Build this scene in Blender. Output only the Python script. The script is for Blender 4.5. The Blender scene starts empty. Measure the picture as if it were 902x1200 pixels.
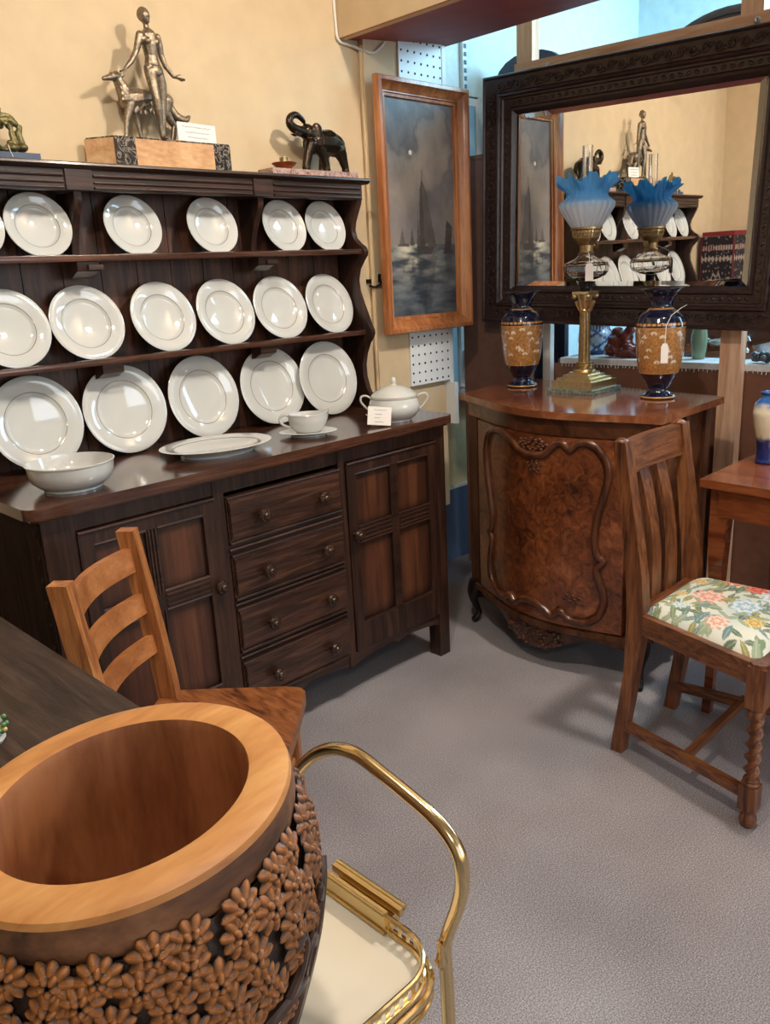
import bpy, bmesh, math, random
from math import sin, cos, pi, radians, sqrt, atan2, hypot
from mathutils import Vector, Matrix, Euler, noise
random.seed(7)
SC = bpy.context.scene
COL = SC.collection
R = radians

# ------------------------------------------------------------------ colour helpers
def lin(c):
    return c / 12.92 if c <= 0.04045 else ((c + 0.055) / 1.055) ** 2.4
def rgb(r, g, b, a=1.0):
    return (lin(r / 255), lin(g / 255), lin(b / 255), a)
def mixc(a, b, t):
    t = max(0.0, min(1.0, t))
    return tuple(a[i] + (b[i] - a[i]) * t for i in range(3)) + (1.0,)
def sstep(a, b, x):
    t = max(0.0, min(1.0, (x - a) / (b - a)))
    return t * t * (3 - 2 * t)

# ------------------------------------------------------------------ materials
def new_mat(name):
    m = bpy.data.materials.new(name)
    m.use_nodes = True
    nt = m.node_tree
    return m, nt, nt.nodes['Principled BSDF']
def plain(name, col, rough=0.5, metal=0.0, bump=0.0, bscale=60, var=0.0, coat=0.0, spec=None, trans=0.0, ior=None):
    m, nt, b = new_mat(name)
    b.inputs['Base Color'].default_value = col
    b.inputs['Roughness'].default_value = rough
    b.inputs['Metallic'].default_value = metal
    b.inputs['Coat Weight'].default_value = coat
    b.inputs['Transmission Weight'].default_value = trans
    if ior: b.inputs['IOR'].default_value = ior
    if spec is not None: b.inputs['Specular IOR Level'].default_value = spec
    tc = nt.nodes.new('ShaderNodeTexCoord')
    n = nt.nodes.new('ShaderNodeTexNoise'); n.inputs['Scale'].default_value = bscale; n.inputs['Detail'].default_value = 5
    nt.links.new(tc.outputs['Object'], n.inputs['Vector'])
    if var > 0:
        r = nt.nodes.new('ShaderNodeValToRGB')
        r.color_ramp.elements[0].position = .3; r.color_ramp.elements[1].position = .7
        r.color_ramp.elements[0].color = tuple(c * (1 - var) for c in col[:3]) + (1,)
        r.color_ramp.elements[1].color = tuple(min(1, c * (1 + var)) for c in col[:3]) + (1,)
        nt.links.new(n.outputs['Fac'], r.inputs['Fac']); nt.links.new(r.outputs['Color'], b.inputs['Base Color'])
    if bump > 0:
        bp = nt.nodes.new('ShaderNodeBump'); bp.inputs['Strength'].default_value = bump; bp.inputs['Distance'].default_value = .004
        nt.links.new(n.outputs['Fac'], bp.inputs['Height']); nt.links.new(bp.outputs['Normal'], b.inputs['Normal'])
    return m
def wood(name, dark, mid, light, axis='x', scale=1.0, rough=0.38, coat=0.0, bump=0.12, stretch=14.0, spec=0.5, fig=1.0, edge_darken=False):
    m, nt, b = new_mat(name)
    N = nt.nodes.new; L = nt.links.new
    tc = N('ShaderNodeTexCoord'); mp = N('ShaderNodeMapping')
    s = [scale * stretch] * 3; s['xyz'.index(axis)] = scale * 1.2
    mp.inputs['Scale'].default_value = s
    L(tc.outputs['Object'], mp.inputs['Vector'])
    n1 = N('ShaderNodeTexNoise'); n1.inputs['Scale'].default_value = 1.6; n1.inputs['Detail'].default_value = 7; n1.inputs['Distortion'].default_value = 1.2 * fig
    n2 = N('ShaderNodeTexNoise'); n2.inputs['Scale'].default_value = 14; n2.inputs['Detail'].default_value = 4
    L(mp.outputs['Vector'], n1.inputs['Vector']); L(mp.outputs['Vector'], n2.inputs['Vector'])
    n3 = N('ShaderNodeTexNoise'); n3.inputs['Scale'].default_value = 4 * scale; n3.inputs['Detail'].default_value = 2
    L(tc.outputs['Object'], n3.inputs['Vector'])
    a1 = N('ShaderNodeMath'); a1.operation = 'MULTIPLY_ADD'; a1.inputs[1].default_value = .35
    L(n2.outputs['Fac'], a1.inputs[0]); L(n1.outputs['Fac'], a1.inputs[2])
    a2 = N('ShaderNodeMath'); a2.operation = 'MULTIPLY_ADD'; a2.inputs[1].default_value = .3
    L(n3.outputs['Fac'], a2.inputs[0]); L(a1.outputs[0], a2.inputs[2])
    cr = N('ShaderNodeValToRGB'); e = cr.color_ramp.elements
    e[0].position = .58; e[0].color = dark; e[1].position = 1.02; e[1].color = light
    k = e.new(.8); k.color = mid
    L(a2.outputs[0], cr.inputs['Fac']); L(cr.outputs['Color'], b.inputs['Base Color'])
    if edge_darken:                                             # colour gets darker towards the borders, in the panel's own coordinates
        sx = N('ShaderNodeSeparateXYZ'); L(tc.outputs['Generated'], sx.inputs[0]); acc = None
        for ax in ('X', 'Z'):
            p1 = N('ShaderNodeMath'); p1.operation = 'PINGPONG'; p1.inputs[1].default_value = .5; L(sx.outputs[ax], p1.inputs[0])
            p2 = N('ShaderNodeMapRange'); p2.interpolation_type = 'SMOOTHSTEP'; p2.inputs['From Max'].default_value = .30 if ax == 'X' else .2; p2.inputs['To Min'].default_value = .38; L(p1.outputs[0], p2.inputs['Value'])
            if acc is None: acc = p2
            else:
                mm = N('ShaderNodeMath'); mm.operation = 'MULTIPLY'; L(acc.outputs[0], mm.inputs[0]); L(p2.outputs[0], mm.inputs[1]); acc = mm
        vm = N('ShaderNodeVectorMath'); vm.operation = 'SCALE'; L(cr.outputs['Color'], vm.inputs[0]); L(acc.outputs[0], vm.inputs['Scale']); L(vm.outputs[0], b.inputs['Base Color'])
    b.inputs['Roughness'].default_value = rough; b.inputs['Coat Weight'].default_value = coat; b.inputs['Coat Roughness'].default_value = .12
    b.inputs['Specular IOR Level'].default_value = spec
    bp = N('ShaderNodeBump'); bp.inputs['Strength'].default_value = bump; bp.inputs['Distance'].default_value = .002
    L(n2.outputs['Fac'], bp.inputs['Height']); L(bp.outputs['Normal'], b.inputs['Normal'])
    return m
def burr(name, cols, scale=22, rough=.28, coat=.3):
    m, nt, b = new_mat(name); N = nt.nodes.new; L = nt.links.new
    tc = N('ShaderNodeTexCoord')
    n0 = N('ShaderNodeTexNoise'); n0.inputs['Scale'].default_value = scale * .45; n0.inputs['Detail'].default_value = 8; n0.inputs['Roughness'].default_value = .68; n0.inputs['Distortion'].default_value = 1.6
    n1 = N('ShaderNodeTexNoise'); n1.inputs['Scale'].default_value = scale * .14; n1.inputs['Detail'].default_value = 3
    L(tc.outputs['Object'], n0.inputs['Vector']); L(tc.outputs['Object'], n1.inputs['Vector'])
    a = N('ShaderNodeMath'); a.operation = 'MULTIPLY_ADD'; a.inputs[1].default_value = .6
    L(n1.outputs['Fac'], a.inputs[0]); L(n0.outputs['Fac'], a.inputs[2])
    cr = N('ShaderNodeValToRGB'); e = cr.color_ramp.elements
    e[0].position = .55; e[0].color = cols[0]; e[1].position = 1.05; e[1].color = cols[-1]
    for i, c in enumerate(cols[1:-1]):
        k = e.new(.55 + .5 * (i + 1) / (len(cols) - 1)); k.color = c
    L(a.outputs[0], cr.inputs['Fac']); L(cr.outputs['Color'], b.inputs['Base Color'])
    b.inputs['Roughness'].default_value = rough; b.inputs['Coat Weight'].default_value = coat; b.inputs['Coat Roughness'].default_value = .1
    return m
def vcol(name, rough=.5, metal=0.0, bump=0.0, bscale=200, coat=0.0, trans=0.0, alpha=None):
    m, nt, b = new_mat(name)
    a = nt.nodes.new('ShaderNodeAttribute'); a.attribute_name = 'Col'
    nt.links.new(a.outputs['Color'], b.inputs['Base Color'])
    b.inputs['Roughness'].default_value = rough; b.inputs['Metallic'].default_value = metal
    b.inputs['Coat Weight'].default_value = coat; b.inputs['Transmission Weight'].default_value = trans
    if bump:
        tc = nt.nodes.new('ShaderNodeTexCoord'); n = nt.nodes.new('ShaderNodeTexNoise'); n.inputs['Scale'].default_value = bscale
        bp = nt.nodes.new('ShaderNodeBump'); bp.inputs['Strength'].default_value = bump; bp.inputs['Distance'].default_value = .003
        nt.links.new(tc.outputs['Object'], n.inputs['Vector']); nt.links.new(n.outputs['Fac'], bp.inputs['Height']); nt.links.new(bp.outputs['Normal'], b.inputs['Normal'])
    return m

M = {}
M['oak_dark'] = wood('dark_oak', rgb(27, 15, 11), rgb(47, 28, 21), rgb(70, 44, 33), 'x', 1.6, rough=.34, coat=.12, stretch=26, fig=.7)
M['oak_dark_v'] = wood('dark_oak_upright', rgb(27, 15, 11), rgb(45, 27, 20), rgb(66, 42, 31), 'z', 1.6, rough=.38, coat=.05, spec=.4, stretch=26, fig=.7)
M['oak_back'] = wood('dark_oak_backboard', rgb(38, 22, 16), rgb(72, 44, 33), rgb(100, 66, 50), 'z', 1.6, rough=.42)
M['oak_panel'] = wood('red_oak_panel', rgb(52, 28, 17), rgb(80, 45, 28), rgb(98, 58, 37), 'z', 1.0, rough=.38, fig=.5, stretch=22, edge_darken=True)
M['oak_drawer'] = wood('figured_oak_drawer', rgb(27, 15, 10), rgb(54, 32, 23), rgb(82, 52, 38), 'x', 1.7, rough=.32, coat=.14, fig=1.2, stretch=17)
M['oak_top'] = wood('polished_oak_top', rgb(42, 24, 17), rgb(66, 40, 29), rgb(92, 58, 42), 'x', 1.2, rough=.2, coat=.35, bump=.05)
M['knob'] = wood('bog_oak_knob', rgb(26, 15, 10), rgb(48, 30, 21), rgb(74, 50, 36), 'y', 4, rough=.25, coat=.2)
M['chair_oak'] = wood('brown_oak', rgb(56, 30, 17), rgb(108, 63, 36), rgb(140, 88, 52), 'z', 2.6, rough=.36, stretch=16)
M['chair_oak_x'] = wood('brown_oak_rail', rgb(58, 31, 17), rgb(112, 66, 38), rgb(144, 92, 54), 'y', 2.6, rough=.36, stretch=16)
M['chair_oak_w'] = wood('brown_oak_cross', rgb(58, 31, 16), rgb(106, 62, 35), rgb(136, 84, 49), 'x', 2.6, rough=.34, stretch=16)
M['ladder'] = wood('honey_beech', rgb(104, 58, 28), rgb(152, 92, 48), rgb(186, 124, 72), 'z', 1.6, rough=.4)
M['ladder_x'] = wood('honey_beech_slat', rgb(116, 66, 34), rgb(154, 94, 50), rgb(182, 120, 70), 'x', 1.6, rough=.4, stretch=5, fig=.6)
M['seatwood'] = wood('grained_elm', rgb(70, 34, 15), rgb(122, 70, 36), rgb(146, 90, 50), 'y', 2.6, rough=.36, fig=2.5, stretch=7)
M['table_dark'] = wood('black_oak_table', rgb(30, 21, 18), rgb(52, 38, 32), rgb(72, 55, 47), 'y', 2.2, rough=.42, spec=.35, bump=.3)
M['mahog'] = wood('red_mahogany', rgb(80, 36, 18), rgb(118, 60, 32), rgb(140, 78, 44), 'y', 1.2, rough=.2, coat=.5, bump=.03)
M['burr'] = burr('burr_walnut', [rgb(44, 20, 10), rgb(96, 49, 26), rgb(130, 72, 40), rgb(152, 92, 54)], 52)
M['burr_dark'] = burr('dark_walnut', [rgb(34, 16, 8), rgb(66, 34, 19), rgb(98, 56, 32), rgb(122, 76, 46)], 20)
M['walnut_top'] = burr('quartered_walnut_top', [rgb(74, 34, 19), rgb(114, 62, 38), rgb(136, 80, 50), rgb(160, 102, 70)], 16, rough=.14, coat=.6)
M['walnut'] = wood('walnut_stile', rgb(52, 28, 17), rgb(84, 49, 31), rgb(104, 66, 44), 'z', 1.4, rough=.55, spec=.2)
M['oak_side'] = wood('dull_oak_side', rgb(22, 14, 11), rgb(40, 27, 22), rgb(56, 38, 31), 'z', 1.4, rough=.75, spec=.08)
M['moulding'] = wood('walnut_moulding', rgb(50, 24, 13), rgb(84, 44, 25), rgb(102, 58, 34), 'z', 2, rough=.28, coat=.2)
M['mframe'] = plain('ebonised_carved_oak', rgb(56, 40, 38), .3, bump=.3, bscale=70, var=.3)
M['pine'] = wood('raw_pine', rgb(196, 146, 112), rgb(224, 180, 146), rgb(238, 204, 176), 'z', 1.0, rough=.55)
M['pine_y'] = wood('raw_pine_rail', rgb(190, 140, 106), rgb(218, 172, 138), rgb(232, 196, 166), 'y', 1.0, rough=.55)
M['picframe'] = wood('gilt_pine_frame', rgb(124, 70, 38), rgb(166, 102, 60), rgb(196, 134, 86), 'z', 1.2, rough=.34, coat=.2)
M['brownboard'] = plain('brown_painted_board', rgb(122, 82, 64), .5, bump=.06, bscale=30, var=.1)
M['wall'] = plain('cream_wall_paint', rgb(206, 183, 148), .75, bump=.12, bscale=14, var=.05)
M['wall2'] = plain('cream_textured_paper', rgb(204, 190, 150), .8, bump=.6, bscale=45, var=.06)
M['dado'] = plain('blue_dado_paint', rgb(86, 108, 140), .6, var=.08, bscale=9)
M['maroon'] = plain('maroon_beam_paint', rgb(152, 70, 70), .55, bump=.15, bscale=10, var=.15)
M['baywall'] = plain('pale_bay_wall', rgb(206, 224, 230), .7, bump=.3, bscale=24, var=.06)
M['ceil'] = plain('white_ceiling_paint', rgb(226, 214, 190), .8)
M['white_paint'] = plain('white_gloss_paint', rgb(226, 230, 232), .35)
M['china'] = plain('white_china', rgb(200, 200, 196), .05, coat=.6, spec=.6)
M['china_line'] = plain('grey_china_line', rgb(158, 152, 140), .2, metal=.3)
M['brass'] = plain('aged_brass', rgb(212, 190, 146), .28, 1.0, bump=.15, bscale=60, var=.15)
M['brass_dk'] = plain('dark_brass', rgb(168, 144, 106), .36, 1.0, bump=.2, bscale=90, var=.2)
M['gold'] = plain('gold_plate', rgb(236, 210, 160), .17, 1.0)
M['gold_satin'] = plain('satin_gold', rgb(232, 206, 152), .32, 1.0)
M['bronze'] = plain('silvered_bronze', rgb(138, 124, 106), .38, .8, bump=.2, bscale=160, var=.35)
M['bronze_dk'] = plain('dark_bronze', rgb(58, 48, 38), .28, .85, bump=.2, bscale=120, var=.3)
M['greengold'] = plain('verdigris_gilt', rgb(112, 104, 68), .4, .7, bump=.3, bscale=300, var=.5)
M['glass'] = plain('clear_glass', (1, 1, 1, 1), .01, trans=1.0, ior=1.45)
M['glass_green'] = plain('green_glass', rgb(196, 224, 190), .05, trans=.6, ior=1.3)
M['ebony'] = plain('dark_steel', rgb(30, 24, 22), .3, .3)
M['slot'] = plain('blue_grey_slot', rgb(112, 150, 172), .6)
M['iron'] = plain('dark_iron', rgb(36, 30, 28), .45, .7)
M['paper'] = plain('white_card', rgb(232, 226, 220), .8)
M['ink'] = plain('grey_ink', rgb(96, 92, 100), .8)
M['string'] = plain('white_string', rgb(228, 224, 214), .8)
M['cream_tray'] = plain('cream_laminate', rgb(222, 212, 192), .3, var=.03, bscale=4)
M['navy'] = plain('navy_glaze', rgb(18, 26, 62), .07, coat=1.0, var=.3, bscale=6)
M['goldline'] = plain('gilt_line', rgb(206, 150, 78), .25, .8)
M['redpot'] = plain('red_glaze', rgb(110, 38, 30), .2, var=.4, bscale=30, coat=.5)
M['teal'] = plain('teal_mesh_fabric', rgb(30, 92, 92), .8, bump=.8, bscale=220, var=.4)
M['lace'] = plain('white_lace_cloth', rgb(214, 214, 216), .85, bump=.4, bscale=80, var=.1)
M['screw'] = plain('steel_screw', rgb(196, 198, 196), .3, .9)
M['velvet'] = plain('crimson_velvet', rgb(122, 24, 34), .8, var=.2, bscale=40)
M['amber'] = plain('amber_lacquer', rgb(136, 66, 34), .3, .2, var=.3, bscale=30)
M['bluebase'] = plain('slate_blue_stone', rgb(62, 76, 100), .4, var=.15, bscale=20)
M['tan_wood'] = wood('orange_carved_wood', rgb(150, 94, 48), rgb(188, 128, 70), rgb(206, 152, 92), 'x', 1.4, rough=.5, stretch=5)
M['bowl_wood'] = wood('brown_turned_wood', rgb(116, 68, 40), rgb(150, 94, 58), rgb(172, 114, 74), 'z', 1.6, rough=.45, stretch=6, fig=.7)
M['rim_side'] = wood('dark_bark_edge', rgb(66, 42, 30), rgb(112, 74, 50), rgb(142, 98, 68), 'x', 2, rough=.5, stretch=5)
M['pot_dark'] = plain('charred_wood', rgb(46, 31, 24), .5, bump=.5, bscale=90, var=.35)
M['branch'] = plain('dark_carved_branch', rgb(66, 46, 38), .42, bump=.3, bscale=60, var=.3)
M['vc_china'] = vcol('painted_stoneware', .22, coat=.4, bump=.25, bscale=260)
M['vc_leaf'] = vcol('carved_leaf_wood', .45, bump=.15, bscale=150)
M['vc_canvas'] = vcol('oil_paint', .42, bump=.15, bscale=160)
M['vc_cloth'] = vcol('floral_tapestry', .85, bump=.35, bscale=420)
M['vc_rug'] = vcol('woven_rug', .95, bump=.5, bscale=300)
M['vc_glaze'] = vcol('blue_cream_glaze', .1, coat=.7)
M['vc_shade'] = None

def marble(name, base, vein, scale=40, rough=.2, w=.12):
    m, nt, b = new_mat(name); N = nt.nodes.new; L = nt.links.new
    tc = N('ShaderNodeTexCoord'); n = N('ShaderNodeTexNoise'); n.inputs['Scale'].default_value = scale; n.inputs['Detail'].default_value = 8; n.inputs['Distortion'].default_value = 2.2
    L(tc.outputs['Object'], n.inputs['Vector'])
    cr = N('ShaderNodeValToRGB'); e = cr.color_ramp.elements
    e[0].position = .5 - w; e[0].color = base; e[1].position = .5 + w; e[1].color = base
    k = e.new(.5); k.color = vein
    L(n.outputs['Fac'], cr.inputs['Fac']); L(cr.outputs['Color'], b.inputs['Base Color']); b.inputs['Roughness'].default_value = rough
    return m
M['onyx'] = wood('tan_onyx', rgb(176, 126, 84), rgb(206, 160, 116), rgb(222, 184, 142), 'x', 3, rough=.3, stretch=3)
M['blackmarble'] = marble('black_veined_marble', rgb(40, 35, 32), rgb(150, 140, 128), 26, .25, .05)
M['pinkmarble'] = marble('pink_marble', rgb(128, 84, 76), rgb(196, 168, 156), 45, .3, .14)
M['greenmarble'] = marble('green_marble', rgb(58, 74, 68), rgb(138, 152, 144), 60, .25, .1)
M['mirror'] = plain('silvered_mirror', (.93, .93, .92, 1), .0, 1.0)

def carpet_mat():
    m, nt, b = new_mat('grey_carpet'); N = nt.nodes.new; L = nt.links.new
    tc = N('ShaderNodeTexCoord')
    n1 = N('ShaderNodeTexNoise'); n1.inputs['Scale'].default_value = 330; n1.inputs['Detail'].default_value = 4; n1.inputs['Roughness'].default_value = .7
    n2 = N('ShaderNodeTexNoise'); n2.inputs['Scale'].default_value = 2.2; n2.inputs['Detail'].default_value = 3
    L(tc.outputs['Object'], n1.inputs['Vector']); L(tc.outputs['Object'], n2.inputs['Vector'])
    a = N('ShaderNodeMath'); a.operation = 'MULTIPLY_ADD'; a.inputs[1].default_value = .22
    L(n2.outputs['Fac'], a.inputs[0]); L(n1.outputs['Fac'], a.inputs[2])
    cr = N('ShaderNodeValToRGB'); e = cr.color_ramp.elements
    e[0].position = .38; e[0].color = rgb(74, 71, 76); e[1].position = .86; e[1].color = rgb(214, 210, 212)
    k = e.new(.62); k.color = rgb(148, 142, 146)
    L(a.outputs[0], cr.inputs['Fac']); L(cr.outputs['Color'], b.inputs['Base Color']); b.inputs['Roughness'].default_value = .95
    b.inputs['Specular IOR Level'].default_value = .1
    bp = N('ShaderNodeBump'); bp.inputs['Strength'].default_value = .45; bp.inputs['Distance'].default_value = .004
    L(n1.outputs['Fac'], bp.inputs['Height']); L(bp.outputs['Normal'], b.inputs['Normal'])
    return m
M['carpet'] = carpet_mat()
def shade_mat():
    m, nt, b = new_mat('blue_frilled_glass'); N = nt.nodes.new; L = nt.links.new
    a = N('ShaderNodeAttribute'); a.attribute_name = 'Col'
    L(a.outputs['Color'], b.inputs['Base Color'])
    b.inputs['Roughness'].default_value = .2; b.inputs['IOR'].default_value = 1.3
    tr = N('ShaderNodeBsdfTranslucent'); L(a.outputs['Color'], tr.inputs['Color'])
    mx = N('ShaderNodeMixShader'); mx.inputs[0].default_value = .55
    L(b.outputs[0], mx.inputs[1]); L(tr.outputs[0], mx.inputs[2])
    tp = N('ShaderNodeBsdfTransparent'); L(a.outputs['Color'], tp.inputs['Color'])
    m2 = N('ShaderNodeMixShader'); m2.inputs[0].default_value = .30; L(mx.outputs[0], m2.inputs[1]); L(tp.outputs[0], m2.inputs[2]); L(m2.outputs[0], nt.nodes['Material Output'].inputs['Surface'])
    return m
M['vc_shade'] = shade_mat()

# ------------------------------------------------------------------ mesh builder (works in world coordinates unless the parent is at the origin)
def world_of(o):
    m = Matrix.LocRotScale(o.location, o.rotation_euler, o.scale)
    return world_of(o.parent) @ m if o.parent else m
class MB:
    def __init__(s):
        s.bm = bmesh.new(); s.col = {}
    def _add(s, verts, faces, mi=0):
        vs = [s.bm.verts.new(v) for v in verts]
        fs = []
        for f in faces:
            try:
                fc = s.bm.faces.new([vs[i] for i in f]); fc.material_index = mi; fs.append(fc)
            except ValueError: pass
        return vs, fs
    def box(s, x0, x1, y0, y1, z0, z1, mi=0, bev=0, T=None, seg=2):
        v = [Vector((x, y, z)) for z in (z0, z1) for y in (y0, y1) for x in (x0, x1)]
        if T is not None: v = [T @ p for p in v]
        vs, fs = s._add(v, [(0, 2, 3, 1), (4, 5, 7, 6), (0, 1, 5, 4), (2, 6, 7, 3), (0, 4, 6, 2), (1, 3, 7, 5)], mi)
        if bev: s._bev(fs, bev, seg)
        return s
    def _bev(s, fs, w, seg=2, ang=30):
        es = {e for f in fs for e in f.edges}
        es = [e for e in es if len(e.link_faces) == 2 and e.calc_face_angle(0) > R(ang)]
        bmesh.ops.bevel(s.bm, geom=es, offset=w, segments=seg, affect='EDGES', profile=.5, clamp_overlap=True)
    def prism(s, poly, axis, a0, a1, mi=0, bev=0, T=None, seg=2):
        # poly of 2-D points in the plane normal to axis; x: (y,z)  y: (x,z)  z: (x,y)
        def mk(p, a):
            q = {'x': (a, p[0], p[1]), 'y': (p[0], a, p[1]), 'z': (p[0], p[1], a)}[axis]
            q = Vector(q); return T @ q if T is not None else q
        n = len(poly)
        v = [mk(p, a0) for p in poly] + [mk(p, a1) for p in poly]
        f = [tuple(range(n - 1, -1, -1)), tuple(range(n, 2 * n))] + [(i, (i + 1) % n, n + (i + 1) % n, n + i) for i in range(n)]
        vs, fs = s._add(v, f, mi)
        if bev: s._bev(fs, bev, seg)
        return s
    def tube(s, pts, r, n=10, mi=0, closed=False, cap=True, flat=None, up=None):
        pts = [Vector(p) for p in pts]; k = len(pts)
        rr = r if isinstance(r, (list, tuple)) else [r] * k
        rings = []; prev = None
        for i, p in enumerate(pts):
            if closed: d = pts[(i + 1) % k] - pts[i - 1]
            else: d = pts[min(i + 1, k - 1)] - pts[max(i - 1, 0)]
            d.normalize()
            if prev is None:
                u = Vector(up) if up else (Vector((0, 0, 1)) if abs(d.z) < .9 else Vector((1, 0, 0)))
                a = (u - d * u.dot(d)).normalized()
            else:
                a = prev - d * prev.dot(d)
                a = a.normalized() if a.length > 1e-6 else prev
            prev = a; b = d.cross(a)
            fa, fb = flat if flat else (1, 1)
            rings.append([p + (a * cos(2 * pi * j / n) * fa + b * sin(2 * pi * j / n) * fb) * rr[i] for j in range(n)])
        v = [q for rg in rings for q in rg]; f = []
        for i in range(k if closed else k - 1):
            o0, o1 = i * n, ((i + 1) % k) * n
            for j in range(n): f.append((o0 + j, o0 + (j + 1) % n, o1 + (j + 1) % n, o1 + j))
        if cap and not closed:
            f.append(tuple(range(n - 1, -1, -1))); f.append(tuple(range((k - 1) * n, k * n)))
        s._add(v, f, mi); return s
    def lathe(s, prof, n=32, T=None, mi=0, cap=True, fn=None, mis=None):
        # prof: (r, z) list; fn(r,z,theta)->(r,z) modifier
        v = []; f = []; k = len(prof)
        for (r, z) in prof:
            for j in range(n):
                th = 2 * pi * j / n
                r2, z2 = fn(r, z, th) if fn else (r, z)
                q = Vector((r2 * cos(th), r2 * sin(th), z2)); v.append(T @ q if T is not None else q)
        idx = []
        for i in range(k - 1):
            for j in range(n):
                f.append((i * n + j, i * n + (j + 1) % n, (i + 1) * n + (j + 1) % n, (i + 1) * n + j)); idx.append(mis[i] if mis else mi)
        if cap:
            if prof[0][0] > 1e-5: f.append(tuple(range(n - 1, -1, -1))); idx.append(idx[0])
            if prof[-1][0] > 1e-5: f.append(tuple(range((k - 1) * n, k * n))); idx.append(idx[-1] if not cap else mi if not mis else mis[-1])
        vs = [s.bm.verts.new(p) for p in v]
        for q, m_ in zip(f, idx):
            try:
                fc = s.bm.faces.new([vs[i] for i in q]); fc.material_index = m_
            except ValueError: pass
        return s
    def ball(s, c, r, T=None, mi=0, n=14, m=9):
        r = r if isinstance(r, (tuple, list)) else (r, r, r)
        c = Vector(c); rot = T if T is not None else Matrix.Identity(3)
        v = []; f = []
        for i in range(m + 1):
            ph = pi * i / m
            for j in range(n):
                th = 2 * pi * j / n
                v.append(c + rot @ Vector((r[0] * sin(ph) * cos(th), r[1] * sin(ph) * sin(th), r[2] * cos(ph))))
        for i in range(m):
            for j in range(n): f.append((i * n + j, (i + 1) * n + j, (i + 1) * n + (j + 1) % n, i * n + (j + 1) % n))
        s._add(v, f, mi); return s
    def grid(s, nu, nv, fn, mi=0, colfn=None):
        lay = None
        if colfn: lay = s.bm.verts.layers.float_color.get('Col') or s.bm.verts.layers.float_color.new('Col')
        vs = []
        for j in range(nv + 1):
            for i in range(nu + 1):
                p = s.bm.verts.new(fn(i / nu, j / nv)); vs.append(p)
                if colfn: p[lay] = colfn(i / nu, j / nv)
        for j in range(nv):
            for i in range(nu):
                a = j * (nu + 1) + i
                fc = s.bm.faces.new((vs[a], vs[a + 1], vs[a + nu + 2], vs[a + nu + 1])); fc.material_index = mi
        return s
    def paint(s, fn):
        lay = s.bm.verts.layers.float_color.get('Col') or s.bm.verts.layers.float_color.new('Col')
        for v in s.bm.verts: v[lay] = fn(v.co)
        return s
    def build(s, name, mat, parent=None, smooth=38, weld=True, local=False):
        bm = s.bm
        if weld: bmesh.ops.remove_doubles(bm, verts=bm.verts, dist=1e-6)
        if parent is not None and not local:
            bm.transform(world_of(parent).inverted())
        bmesh.ops.recalc_face_normals(bm, faces=bm.faces)
        if smooth:
            for f in bm.faces: f.smooth = True
            for e in bm.edges:
                if len(e.link_faces) == 2 and e.calc_face_angle(0) > R(smooth): e.smooth = False
        me = bpy.data.meshes.new(name); bm.to_mesh(me); bm.free()
        for m_ in (mat if isinstance(mat, (list, tuple)) else [mat]): me.materials.append(m_)
        o = bpy.data.objects.new(name, me); COL.objects.link(o)
        if parent is not None: o.parent = parent
        return o
def tag(o, label=None, cat=None, group=None, kind=None):
    if label: o['label'] = label
    if cat: o['category'] = cat
    if group: o['group'] = group
    if kind: o['kind'] = kind
    return o
def thing(name, label, cat, loc=(0, 0, 0), rot=(0, 0, 0), group=None):
    o = bpy.data.objects.new(name, None); COL.objects.link(o)
    o.location = loc; o.rotation_euler = rot; o.empty_display_size = .05
    return tag(o, label, cat, group)
def single(name, mb, mat, label, cat, loc, group=None, smooth=38):
    # a one-mesh thing built in world coordinates with its origin at loc
    mb.bm.transform(Matrix.Translation(-Vector(loc)))
    o = mb.build(name, mat, None, smooth); o.location = loc
    return tag(o, label, cat, group)
def struct(name, mb, mat, smooth=38):
    return tag(mb.build(name, mat, None, smooth), kind='structure')
def dup(root, loc, rot=None, label=None, group=None):
    r = root.copy(); COL.objects.link(r); r.location = loc
    if rot is not None: r.rotation_euler = rot
    if label: r['label'] = label
    if group: r['group'] = group
    for ch in list(root.children):
        c = ch.copy(); COL.objects.link(c); c.parent = r
        for g in list(ch.children):
            d = g.copy(); COL.objects.link(d); d.parent = c
    return r
def remesh(name, mb, mat, parent, voxel, smooth_iter=4):
    # fuse overlapping solids into one continuous skin
    o = mb.build(name, mat, parent, 0)
    md = o.modifiers.new('fuse', 'REMESH'); md.mode = 'VOXEL'; md.voxel_size = voxel
    sm = o.modifiers.new('soften', 'SMOOTH'); sm.iterations = smooth_iter; sm.factor = .5
    dg = bpy.context.evaluated_depsgraph_get(); dg.update()
    me = bpy.data.meshes.new_from_object(o.evaluated_get(dg))
    o.modifiers.clear(); o.data = me
    for p in me.polygons: p.use_smooth = True
    return o
def limb(mb, pts, rs, n=10):
    # a chain of overlapping balls and cones for a body that remesh fuses
    for i, (p, r) in enumerate(zip(pts, rs)):
        mb.ball(p, r, n=n, m=7)
    mb.tube(pts, list(rs), n=n)
def spline(pts, n=8, closed=False):
    P = [Vector(p) for p in pts]; out = []; k = len(P)
    rng = range(k if closed else k - 1)
    for i in rng:
        g = (lambda j: P[j % k]) if closed else (lambda j: P[max(0, min(k - 1, j))])
        a, b, c, d = g(i - 1), g(i), g(i + 1), g(i + 2)
        for t in range(n):
            u = t / n
            out.append(.5 * ((2 * b) + (c - a) * u + (2 * a - 5 * b + 4 * c - d) * u * u + (3 * b - a - 3 * c + d) * u ** 3))
    if not closed: out.append(P[-1])
    return out
def interp(tab, x):
    if x <= tab[0][0]: return tab[0][1]
    for (a, va), (b, vb) in zip(tab, tab[1:]):
        if x <= b: return va + (vb - va) * (x - a) / (b - a)
    return tab[-1][1]
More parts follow.
